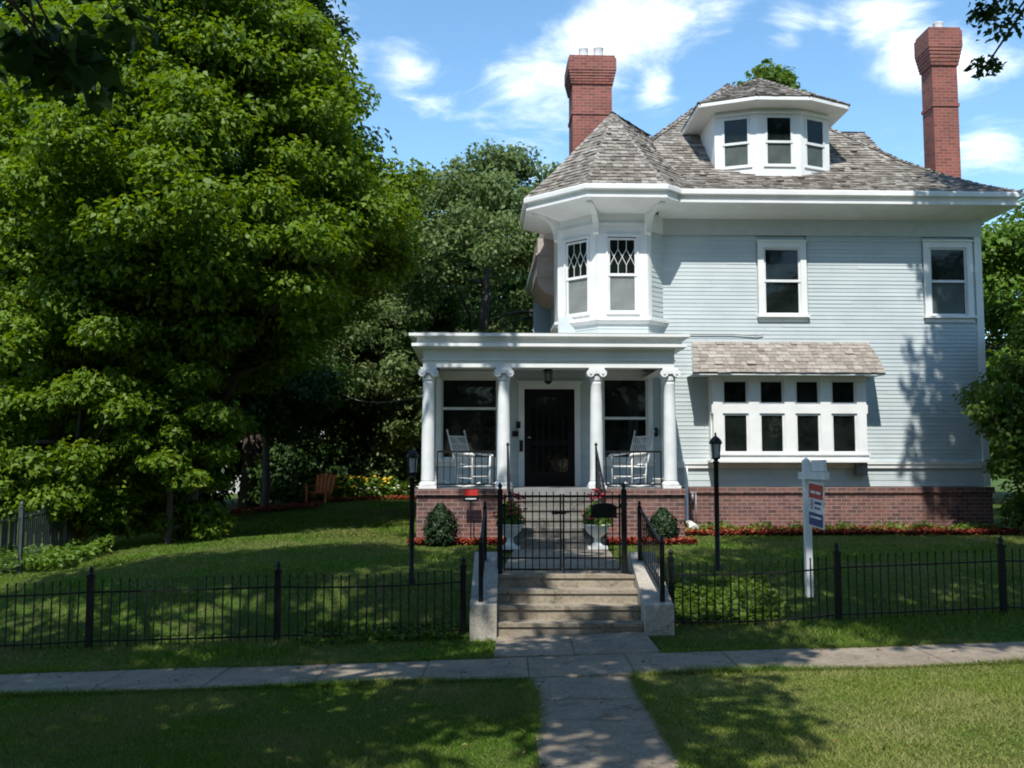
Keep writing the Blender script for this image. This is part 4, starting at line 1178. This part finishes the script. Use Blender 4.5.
for i, (x, y, h) in enumerate(((-14, 40, 13), (-8.5, 47, 15), (-20, 36, 15), (-3.5, 50, 13), (-26, 42, 16))):
    lab = ['dark woodland tree behind the parked car', 'tall dark tree far behind the orange chair', 'dark woodland tree far behind the left side fence', 'dark tree in the distance behind the flower bed', 'outermost dark tree at the far left of the wood'][i]
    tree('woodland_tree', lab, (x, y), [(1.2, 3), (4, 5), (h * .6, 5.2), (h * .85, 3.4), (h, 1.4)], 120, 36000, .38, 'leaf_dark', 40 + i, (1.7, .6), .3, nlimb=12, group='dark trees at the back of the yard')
# --- right side
tree('side_tree', 'dark leafy tree standing beside the right corner of the house', (11.25, 20.4),
     [(.4, .8), (1.2, 1.25), (2.4, 1.45), (3.3, 1.2), (4.1, .7), (4.5, .3)], 90, 30000, .12, 'leaf_mid', 21, (.55, .55), .14, nlimb=22, extra=((-1.6, -.6, 2.9, .4), (-1.9, -.5, 2.5, .35), (-1.5, -.7, 1.9, .4), (-1.3, -.4, 3.5, .3)))
tree('back_tree', 'bright green tree behind the right side of the house', (16.2, 30.5),
     [(1.0, 2.2), (3, 3.3), (5.5, 3.3), (7.5, 2.5), (9.3, 1.2)], 120, 45000, .2, 'leaf_bright', 22, (1.0, .55), .25, nlimb=18)
tree('back_tree', 'larger bright tree farther back at the right edge of the picture', (21.0, 36.5),
     [(1.5, 3), (4, 4.4), (7, 4.4), (9.5, 3), (11.5, 1.2)], 120, 40000, .26, 'leaf_mid', 23, (1.3, .55), .3, nlimb=16)
tree('conifer_tree', 'tip of a tall evergreen showing above the dormer roof', (11.9, 45.0),
     [(2, 4.0), (10, 3.0), (15, 2.0), (18.3, 1.1), (19.7, .1)], 190, 34000, .24, 'leaf_mid', 24, (.62, .5), .35, nlimb=24, extra=[(-1.3, 0, 18.7, .4), (1.0, 0, 18.7, .45), (.3, 0, 19.3, .35), (-.4, 0, 19.4, .3), (1.6, 0, 18.3, .35), (0, 0, 19.9, .2)])
# --- boulevard trees that shade the front; only drooping leaves come into the picture
def outside(x, y, z):
    """keep the street trees' boughs clear of the part of the view the photograph shows open"""
    if y < 1.0: return True
    u = x / y * 1.004; v = 470 - (z - 2.09) / y * 1000
    if abs(u) > .60: return True
    return v < -110
tree('street_tree', 'shade tree by the kerb whose dark leaves hang into the top left corner', (-6.0, 4.6),
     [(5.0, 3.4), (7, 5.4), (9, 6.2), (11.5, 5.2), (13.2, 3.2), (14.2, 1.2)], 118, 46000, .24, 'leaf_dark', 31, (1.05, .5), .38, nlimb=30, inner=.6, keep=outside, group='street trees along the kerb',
     extra=[(2.35, 3.6, 5.55, .42), (2.0, 4.1, 5.95, .45), (1.5, 3.8, 5.8, .5), (2.3, 4.6, 6.4, .35), (1.3, 3.4, 5.5, .4), (2.2, 3.2, 5.6, .35), (3.4, 8.2, 12.9, .5), (4.6, 8.4, 13.1, .45), (5.6, 8.0, 12.8, .4), (4.0, 7.2, 12.4, .5), (2.4, 7.8, 12.6, .5)], lean=(2.6, 1.6), limb_up=1.2)
tree('street_tree', 'tall tree at the right whose loose leafy branch hangs into the top right corner', (8.6, 7.2),
     [(8.0, 2.6), (10, 4.1), (12.2, 4.3), (13.8, 3.0), (14.8, 1.2)], 105, 42000, .22, 'leaf_dark', 32, (1.0, .5), .36, nlimb=26, inner=.6, keep=outside, group='street trees along the kerb',
     extra=[(-4.1, 1.5, 6.2, .3), (-4.2, 1.4, 5.85, .24), (-3.95, 1.5, 6.6, .35), (-4.3, 1.6, 5.55, .16), (-4.35, 1.5, 6.0, .14), (-4.2, 1.6, 6.75, .25)], lean=(-3.4, .6), limb_up=1.6, fine=.36)

tree('yard_tree', 'tall shade tree just beyond the right end of the front fence', (10.7, 15.4),
     [(8.5, 1.6), (10.5, 3.2), (12.5, 3.5), (14.5, 2.4), (15.8, .9)], 70, 24000, .2, 'leaf_dark', 33, (.85, .5), .3, nlimb=24, inner=.5, keep=outside)
# the far side of the street, behind the camera: it closes the view that the window panes mirror and keeps the low sky off the front
src = [o for o in COL.objects if o.name.startswith('woodland_tree') and o.parent is None]
for i, (x, y, k) in enumerate(((-24, -13, 0), (-15, -15, 1), (-6.5, -13.5, 2), (2.5, -15.5, 4), (11, -13.5, 1), (20, -15, 0), (29, -13, 2))):
    c = dup(src[k], (x, y, -.1), i * 1.3, 'leafy tree across the street, mirrored in the window panes', 'trees across the street')

# ------------------------------------------------------------------ shrubs, urns, beds
def shrub(name, label, base, prof, n, size, mat, seed, up=.4, cat='shrub', group=None):
    rg = np.random.default_rng(seed); z0 = gz(*base)
    t = thing(name, label, cat, (base[0], base[1], z0), 0, group)
    hs = np.array([p[0] for p in prof]); rs = np.array([p[1] for p in prof])
    h = rg.choice(np.linspace(hs[0], hs[-1], 200), n, p=(lambda w: w / w.sum())(np.interp(np.linspace(hs[0], hs[-1], 200), hs, rs) + .02)) + rg.normal(size=n) * .02
    a = rg.uniform(0, 2 * np.pi, n); f_ = 1 - .45 * rg.random(n) ** 1.5
    r = np.interp(h, hs, rs) * f_ * (1 + .13 * np.sin(a * 4 + h * 6 + seed) + .10 * np.sin(a * 7 - h * 23 + seed) + .08 * np.abs(rg.normal(size=n)) ** 2)
    d = np.stack([np.cos(a), np.sin(a), np.zeros(n)], 1)
    C = d * r[:, None]; C[:, 2] = h
    N = d + up * np.array([0, 0, 1]) + rg.normal(size=(n, 3)) * .5; T = d * .5 + np.array([0, 0, .6]) + rg.normal(size=(n, 3)) * .5
    leaf_object('foliage', C, N, T, size * rg.uniform(.6, 1.3, n), mat, parent=t)
    mb = MB()
    for k in range(5):
        b = rg.uniform(0, 6.28); e = np.interp(hs[-1] * .7, hs, rs) * .6
        mb.tube([(0.02 * math.cos(b), .02 * math.sin(b), -.05), (e * math.cos(b), e * math.sin(b), hs[-1] * .7)], [.02, .006], 5)
    mb.build('stem', 'bark', t)
    return t
shrub('evergreen_shrub', 'small dark evergreen shrub against the left porch foundation', (-1.30, 18.35), [(.05, .22), (.3, .27), (.55, .20), (.74, .05)], 3200, .06, 'leaf_conifer', 61, group='clipped evergreens by the foundation')
shrub('evergreen_shrub', 'small rounded evergreen shrub beside the white downspout', (2.84, 19.0), [(.03, .20), (.22, .27), (.45, .21), (.64, .05)], 3200, .06, 'leaf_conifer', 62, group='clipped evergreens by the foundation')

def urn(label, x, y, seed):
    t = thing('garden_urn', label, 'urn', (x, y, .735), 0, 'white flower urns beside the porch steps')
    mb = MB(); mb.box((-.17, -.17, 0), (.17, .17, .05))
    mb.lathe([(.14, .05), (.10, .07), (.06, .11), (.05, .17), (.07, .20), (.14, .25), (.19, .31), (.20, .36), (.205, .38), (.245, .40), (.25, .425), (.20, .42), (.16, .38), (.01, .37)], (0, 0, 0), 20)
    mb.build('bowl', 'cement_white', t)
    rg = np.random.default_rng(seed); n = 900
    d = unit(rg.normal(size=(n, 3)) * np.array([1, 1, .9])); d[:, 2] = np.abs(d[:, 2])
    C = d * (rg.random((n, 1)) ** .5) * np.array([.25, .25, .42]) + np.array([0, 0, .40])
    leaf_object('plant', C, d + rg.normal(size=(n, 3)) * .4 + np.array([0, 0, .4]), d + rg.normal(size=(n, 3)) * .4, .09 * rg.uniform(.6, 1.3, n), 'leaf_mid', parent=t)
    mb = MB()
    for k in range(26):
        dd = unit(rg.normal(size=3)); dd[2] = abs(dd[2]) * 1.2 + .15; p = dd * np.array([.27, .27, .44]) + np.array([0, 0, .42]); r = rg.uniform(.02, .04)
        for j in range(3):
            o = rg.normal(size=3) * .022; mb.lathe([(.002, -r * .5), (r, -.1 * r), (r * .8, .4 * r), (.002, .6 * r)], tuple(p + o), 6)
    mb.build('blossom', 'petal_red', t)
urn('white pedestal urn of red flowers on the left of the porch steps', -.035, 17.45, 71)
urn('white pedestal urn of red flowers right of the porch steps, behind the mailbox', 1.47, 17.45, 72)

bed('mulch', lambda rg: (lambda q: (q[0], q[1]))(H2W(rg.uniform(.0, 7.1), rg.uniform(-1.2, -.08))), 17000, 81, 'red wood mulch along the right brick foundation', .07)
bed('mulch', lambda rg: H2W(rg.uniform(-5.3, -3.55), rg.uniform(-2.95, -2.5))[:2], 5200, 82, 'red wood mulch in front of the left porch foundation', .05)
bed('mulch', lambda rg: H2W(rg.uniform(-1.75, .0), rg.uniform(-2.95, -2.5))[:2], 5000, 83, 'red wood mulch between the porch steps and the downspout', .05)
bed('mulch', lambda rg: (rg.uniform(-8.0, -5.4), rg.uniform(28.0, 29.2)), 2600, 84, 'red wood mulch round the multi-stemmed tree', .15)
bed('mulch', lambda rg: (rg.uniform(-5.8, -2.0), rg.uniform(32.2, 33.0)), 2600, 85, 'red wood mulch along the flower bed at the back', .12)

# low plants: flower bed at the back, ground cover behind the right fence
rg = np.random.default_rng(90)
def patch(name, label, mat, n, xr, yr, hmax, size, seed, cat, line=None):
    rg = np.random.default_rng(seed)
    x = rg.uniform(*xr, n); y = rg.uniform(*yr, n)
    if line is not None: y = y + line(x)
    lump = .5 + .5 * np.sin(x * 5.1 + y * 1.3) * np.sin(y * 4.3 - x * 2.2)
    h = hmax * (.35 + .65 * lump) * rg.random(n) ** .6
    C = np.stack([x, y, ground_z(x, y) + h], 1)
    N = rg.normal(size=(n, 3)) * .6 + np.array([0, 0, .9]); T = rg.normal(size=(n, 3)) + np.array([0, 0, .3])
    return leaf_object(name, C, N, T, size * rg.uniform(.5, 1.3, n), mat, kind='stuff', label=label, cat=cat)
patch('flower_bed', 'sunny green bed of perennials at the back of the lawn', 'leaf_bright', 9000, (-6.0, -2.0), (33.2, 35.0), .8, .14, 91, 'plants')
mb = MB()
for k in range(46):
    x, y = rg.uniform(-5.8, -4.0), rg.uniform(33.2, 34); r = rg.uniform(.05, .09)
    mb.lathe([(.004, -r * .5), (r, 0), (.004, r * .5)], (x, y, gz(x, y) + rg.uniform(.45, .85)), 6)
mb.build('yellow_flowers', 'petal_yellow', kind='stuff', label='yellow blossoms in the flower bed at the back', cat='flowers')
mb = MB()
for k in range(30):
    x, y = rg.uniform(-5.0, -2.6), rg.uniform(33, 33.6); r = rg.uniform(.04, .07)
    mb.lathe([(.004, -r * .5), (r, 0), (.004, r * .5)], (x, y, gz(x, y) + rg.uniform(.25, .5)), 6)
mb.build('white_flowers', 'petal_white', kind='stuff', label='pale blossoms low in the flower bed', cat='flowers')
patch('ground_cover', 'leafy ground cover on the bank behind the right fence', 'leaf_mid', 3300, (2.1, 3.6), (.15, 1.5), .16, .10, 92, 'ground cover', yf)
patch('ground_cover', 'weeds growing at the foot of the left fence by the step wall', 'leaf_mid', 1600, (-2.6, -.55), (-.25, .5), .12, .085, 93, 'ground cover', yf)
patch('ground_cover', 'leafy plants below the left side fence', 'leaf_bright', 2600, (-9.6, -7.6), (17.2, 19.4), .38, .12, 94, 'ground cover')
patch('ground_cover', 'sprigs of small plants in the mulch by the right foundation', 'leaf_bright', 1500, (3.2, 10.2), (20.6, 21.2), .3, .09, 95, 'ground cover', lambda x: (x - 6) * .035)
shrub('round_shrub', 'sunlit round shrub behind the porch corner, right of the flower bed', (-3.75, 35.6), [(.1, 1.0), (1.0, 1.3), (1.9, 1.1), (2.7, .3)], 6200, .16, 'leaf_grey', 63, .7)
for i, (x, y, r, lab) in enumerate(((-9.2, 26.2, 1.3, 'dark bush under the big maple beside the mulch'), (-11.5, 31.5, 1.6, 'dark bush in front of the parked car'), (-5.9, 37.0, 1.3, 'dark bush behind the yellow flowers'), (-7.6, 36.0, 1.4, 'dark bush behind the orange chair'))):
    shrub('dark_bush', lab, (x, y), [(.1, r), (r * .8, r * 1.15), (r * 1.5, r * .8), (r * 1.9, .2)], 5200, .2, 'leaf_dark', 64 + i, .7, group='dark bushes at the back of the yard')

# ------------------------------------------------------------------ left neighbour's fences
t = thing('board_fence', 'grey wooden board fence with a rail at the left edge of the yard', 'fence', (-10.5, 19.6, gz(-10.5, 19.6)))
a, b = Vector((-2.3, -1.3, 0)), Vector((1.62, .9, 0)); d = (b - a); L = d.length; ang = math.atan2(d.y, d.x)
M = Matrix.Translation(a) @ Matrix.Rotation(ang, 4, 'Z')
mb = MB(); n = 30
for k in range(n):
    x0 = L * k / n; mb.box((x0 + .006, 0, -.1), (L * (k + 1) / n - .006, .022, 1.0 + .02 * math.sin(k * 7.0)), 0, M)
mb.build('boards', 'grey_board', t)
mb = MB(); mb.box((0, -.045, 1.02), (L, .06, 1.10), 0, M); mb.box((0, -.04, .18), (L, -.002, .26), 0, M); mb.build('rail', 'grey_board', t)
mb = MB(); mb.box((L + .01, -.03, -.1), (L + .26, .09, 1.12), 0, M); mb.build('end_post', 'brown_board', t)
t = thing('wire_fence', 'old greenish iron posts with pickets running back along the left yard edge', 'fence', (-8.42, 17.3, gz(-8.42, 17.3)))
pp = [Vector((-.9, -3.5, 0)), Vector((0, 0, 0)), Vector((-.38, 2.6, 0))]
for p in pp:
    p.z = gz(t.location.x + p.x, t.location.y + p.y) - t.location.z
    mb = MB(); mb.box((p.x - .035, p.y - .035, p.z - .1), (p.x + .035, p.y + .035, p.z + 1.12)); finial(mb, p.x, p.y, p.z + 1.12, 1.2); mb.build('post', 'iron_green', t)
for p, q_ in zip(pp[:-1], pp[1:]):
    mb = MB(); n = 24
    for h in (.12, .95): mb.bar(p + Vector((0, 0, h)), q_ + Vector((0, 0, h)), .016)
    for k in range(1, n): f_ = k / n; w = p.lerp(q_, f_); mb.bar(w + Vector((0, 0, .05)), w + Vector((0, 0, 1.02)), .007)
    mb.build('panel', 'iron_green', t)

# ------------------------------------------------------------------ far garden: chair, car, house
ch = thing('garden_chair', 'orange wooden garden chair by the flower bed at the back', 'chair', (-6.15, 32.3, gz(-6.15, 32.3)), R(-100))
def mbx(): return MB()
mb = MB()
for k in range(5): mb.bar((-.28 + .0, -.24 + .12 * k, .30), (-.52, -.28 + .14 * k, 1.0 - .03 * abs(k - 2)), .10, .02)
mb.build('backrest', 'orange_wood', ch)
mb = MB()
for k in range(5): mb.box((-.28 + .13 * k, -.28, .30 + .02 * k), (-.17 + .13 * k, .28, .325 + .02 * k))
mb.build('seat', 'orange_wood', ch)
for s in (-1, 1):
    mb = MB(); mb.box((-.45, s * .36 - .07, .56), (.42, s * .36 + .07, .585)); mb.build('armrest', 'orange_wood', ch)
    mb = MB(); mb.box((.32, s * .32 - .02, 0), (.42, s * .32 + .02, .56)); mb.build('leg', 'orange_wood', ch)
    mb = MB(); mb.bar((.36, s * .29, .36), (-.62, s * .29, .02), .03, .1); mb.build('leg', 'orange_wood', ch)

cx, cy = -10.9, 45.0
car = thing('parked_car', 'dark blue car facing the yard, half hidden in the shade at the back', 'car', (cx, cy, gz(cx, cy)), R(-80))      # faces +x
secs = [(2.15, .62, .45, .55), (2.1, .78, .32, .66), (1.6, .86, .28, .80), (.9, .88, .26, .92), (.85, .88, .26, .95), (-1.5, .88, .26, .98), (-2.0, .84, .30, .92), (-2.15, .70, .42, .80)]
mb = MB(); mb.grid([[(x, -w, z0), (x, -w * 1.0, (z0 + z1) / 2), (x, -w * .92, z1), (x, w * .92, z1), (x, w, (z0 + z1) / 2), (x, w, z0)] for x, w, z0, z1 in secs], 0, True, True, (True, True))
mb.build('body', 'car_paint', car)
mb = MB(); mb.grid([[(x, -w, .9), (x * .98, -w * .98, z), (x * .98, w * .98, z), (x, w, .9)] for x, w, z in ((.95, .80, .93), (.25, .72, 1.42), (-.9, .70, 1.46), (-1.75, .76, .97))], 0, False, True); mb.build('cabin', 'pane_dark', car)
mb = MB(); mb.grid([[(x, -.62, z), (x, .62, z)] for x, z in ((.22, 1.425), (-.3, 1.475), (-.9, 1.47))], 0, False, True); mb.build('roof', 'car_paint', car)
for s in (-1, 1):
    mb = MB(); mb.box((2.06, s * .55 - .14, .56), (2.15, s * .55 + .14, .68)); mb.build('headlight', 'headlight_glass', car)
    for x in (1.35, -1.35):
        mb = MB(); mb.tube([(x, s * .70, .32), (x, s * .90, .32)], .32, 18); w = mb.build('wheel', 'tyre_rubber', car)
        mb = MB(); mb.tube([(x, s * .885, .32), (x, s * .912, .32)], .19, 12); mb.build('rim', 'chrome', w)
mb = MB(); mb.box((2.12, -.35, .42), (2.19, .35, .54)); mb.build('grille', 'mail_black', car)

fh = thing('distant_house', 'pale distant house glimpsed through the trees behind the parked car', 'house', (-12.5, 62, gz(-12.5, 62)))
mb = MB(); mb.box((-6, 0, -.2), (7, 8, 5.2)); mb.build('wall', 'far_wall', fh)
mb = MB(); mb.prism([(-6.6, 5.2), (7.6, 5.2), (.5, 9.2)], -.6, 8.6); mb.build('roof', 'roof_base', fh)
for k in range(3):
    for z in (1.2, 3.6):
        if k == 1 and z < 2: continue
        mb = MB(); mb.box((-4.6 + 4 * k, -.05, z), (-3.4 + 4 * k, -.002, z + 1.3)); w = mb.build('window', 'white_paint', fh)
        mb = MB(); mb.box((-4.5 + 4 * k, -.07, z + .1), (-3.5 + 4 * k, -.052, z + 1.2)); mb.build('pane', 'pane_dark', w)
mb = MB(); mb.box((-.5, -.06, 0), (.5, -.002, 2.1)); mb.build('door', 'brown_board', fh)

sc_ = MB()
pa, pb = Vector(H2W(-5.0, .3, 3.75)), Vector((-9.0, 44, 7.0))
sc_.tube([pa.lerp(pb, t) + Vector((0, 0, -.9 * math.sin(math.pi * t))) for t in [k / 14 for k in range(15)]], .012, 5)
sc_.build('service_cable', 'cable_grey', label='thin overhead cable running from the porch corner into the trees', cat='cable')

# ------------------------------------------------------------------ grass
def grass(name, n, xr, yr, hgt, wid, seed, keep, line=None, label=None, mat='grass_blade'):
    rg = np.random.default_rng(seed)
    x = rg.uniform(*xr, n); y = rg.uniform(*yr, n)
    if line is not None: y = y + line(x)
    m = keep(x, y); x, y = x[m], y[m]; n = len(x)
    z = ground_z(x, y) - .005
    a = rg.uniform(0, 2 * np.pi, n); h = hgt * rg.uniform(.45, 1.25, n) * (.75 + .35 * np.sin(x * 1.7 + 1) * np.cos(y * 2.1)); w = wid * rg.uniform(.6, 1.3, n)
    lx, ly = rg.normal(size=n) * h * .8, rg.normal(size=n) * h * .8
    V = np.empty((n, 3, 3))
    V[:, 0] = np.stack([x - np.cos(a) * w, y - np.sin(a) * w, z], 1); V[:, 1] = np.stack([x + np.cos(a) * w, y + np.sin(a) * w, z], 1); V[:, 2] = np.stack([x + lx, y + ly, z + h], 1)
    me = bpy.data.meshes.new(name)
    me.vertices.add(n * 3); me.vertices.foreach_set('co', V.astype(np.float32).ravel())
    me.loops.add(n * 3); me.loops.foreach_set('vertex_index', np.arange(n * 3, dtype=np.int32))
    me.polygons.add(n); me.polygons.foreach_set('loop_start', np.arange(0, n * 3, 3, dtype=np.int32))
    me.materials.append(MATS[mat]); me.update(calc_edges=True)
    o = bpy.data.objects.new(name, me); COL.objects.link(o); tag(o, label, 'grass', kind='stuff')
notpath = lambda x, y: ~((x > .20) & (x < 1.21))
grass('grass', 150000, (-5.4, .25), (6.0, 10.22), .045, .005, 101, lambda x, y: notpath(x, y) & (np.abs(x) < .58 * y + .5) & (y < 10.215 + .05 * x), None, 'deep green mown grass strip left of the path to the street', 'grass_blade')  # greener blades than right of the path; their colour also carries the deep shade
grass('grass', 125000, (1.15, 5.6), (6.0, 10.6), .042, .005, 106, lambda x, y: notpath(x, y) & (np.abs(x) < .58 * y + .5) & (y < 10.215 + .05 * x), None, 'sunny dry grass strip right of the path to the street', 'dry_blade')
edge = lambda a, b: (lambda x, y: np.ones(len(x), bool))
grass('grass', 5200, (.13, .22), (6.0, 10.2), .075, .006, 107, edge(0, 0), None, 'taller grass fringe along the left edge of the street path')
grass('grass', 5200, (1.17, 1.27), (6.0, 10.2), .075, .006, 108, edge(0, 0), None, 'taller grass fringe along the right edge of the street path')
grass('grass', 16000, (-6.5, 6.5), (10.13, 10.23), .08, .006, 109, notpath, lambda x: .05 * x, 'ragged grass fringe on the street side of the sidewalk')
grass('grass', 16000, (-6.5, 7), (11.24, 11.36), .085, .006, 110, lambda x, y: ~((x > -.2) & (x < 1.66)), lambda x: .05 * x, 'ragged grass fringe on the house side of the sidewalk')
grass('grass', 42000, (-8, 8.5), (11.26, 12.85), .085, .008, 102, lambda x, y: ~((x > -.23) & (x < 1.69)) & ~((x > -.53) & (x < 1.98) & (y > 12.37)), lambda x: .05 * x, 'narrow grass verge at the foot of the fences')
def lawn_keep(x, y):
    inside = (x > -.56) & (x < 2.02) & (y < 14.15)
    walk = (x > -.25) & (x < 1.75) & (y < 18)
    hx = (x - HO.x) * math.cos(HR) + (y - HO.y) * math.sin(HR); hy = -(x - HO.x) * math.sin(HR) + (y - HO.y) * math.cos(HR)
    hs = ((hx > -5.4) & (hy > -3.0) & (hx < 0)) | ((hx >= 0) & (hy > -1.15))
    return ~inside & ~walk & ~hs
grass('grass', 130000, (-9.5, 11.5), (.0, 9.0), .06, .011, 103, lawn_keep, yf, 'front lawn behind the fences')
grass('grass', 60000, (-11, -1.9), (20, 31), .07, .018, 104, lambda x, y: y > -1e9, None, 'back lawn left of the porch')

rg = np.random.default_rng(120); n = 420
fx = rg.uniform(-6, 7, n); fy = rg.uniform(6.2, 12.4, n); hz = ground_z(fx, fy) + .045
hz = np.where((fy - .05 * fx > 10.2) & (fy - .05 * fx < 11.3) | ((fx > .2) & (fx < 1.2)), ground_z(fx, fy) + .032, hz)
leaf_object('fallen_leaves', np.stack([fx, fy, hz], 1), np.array([0, 0, 1.0]) + rg.normal(size=(n, 3)) * .15, rg.normal(size=(n, 3)), .045 * rg.uniform(.5, 1.4, n), 'dead_leaf', kind='stuff', label='scattered fallen leaves on the sidewalk and grass', cat='leaves')
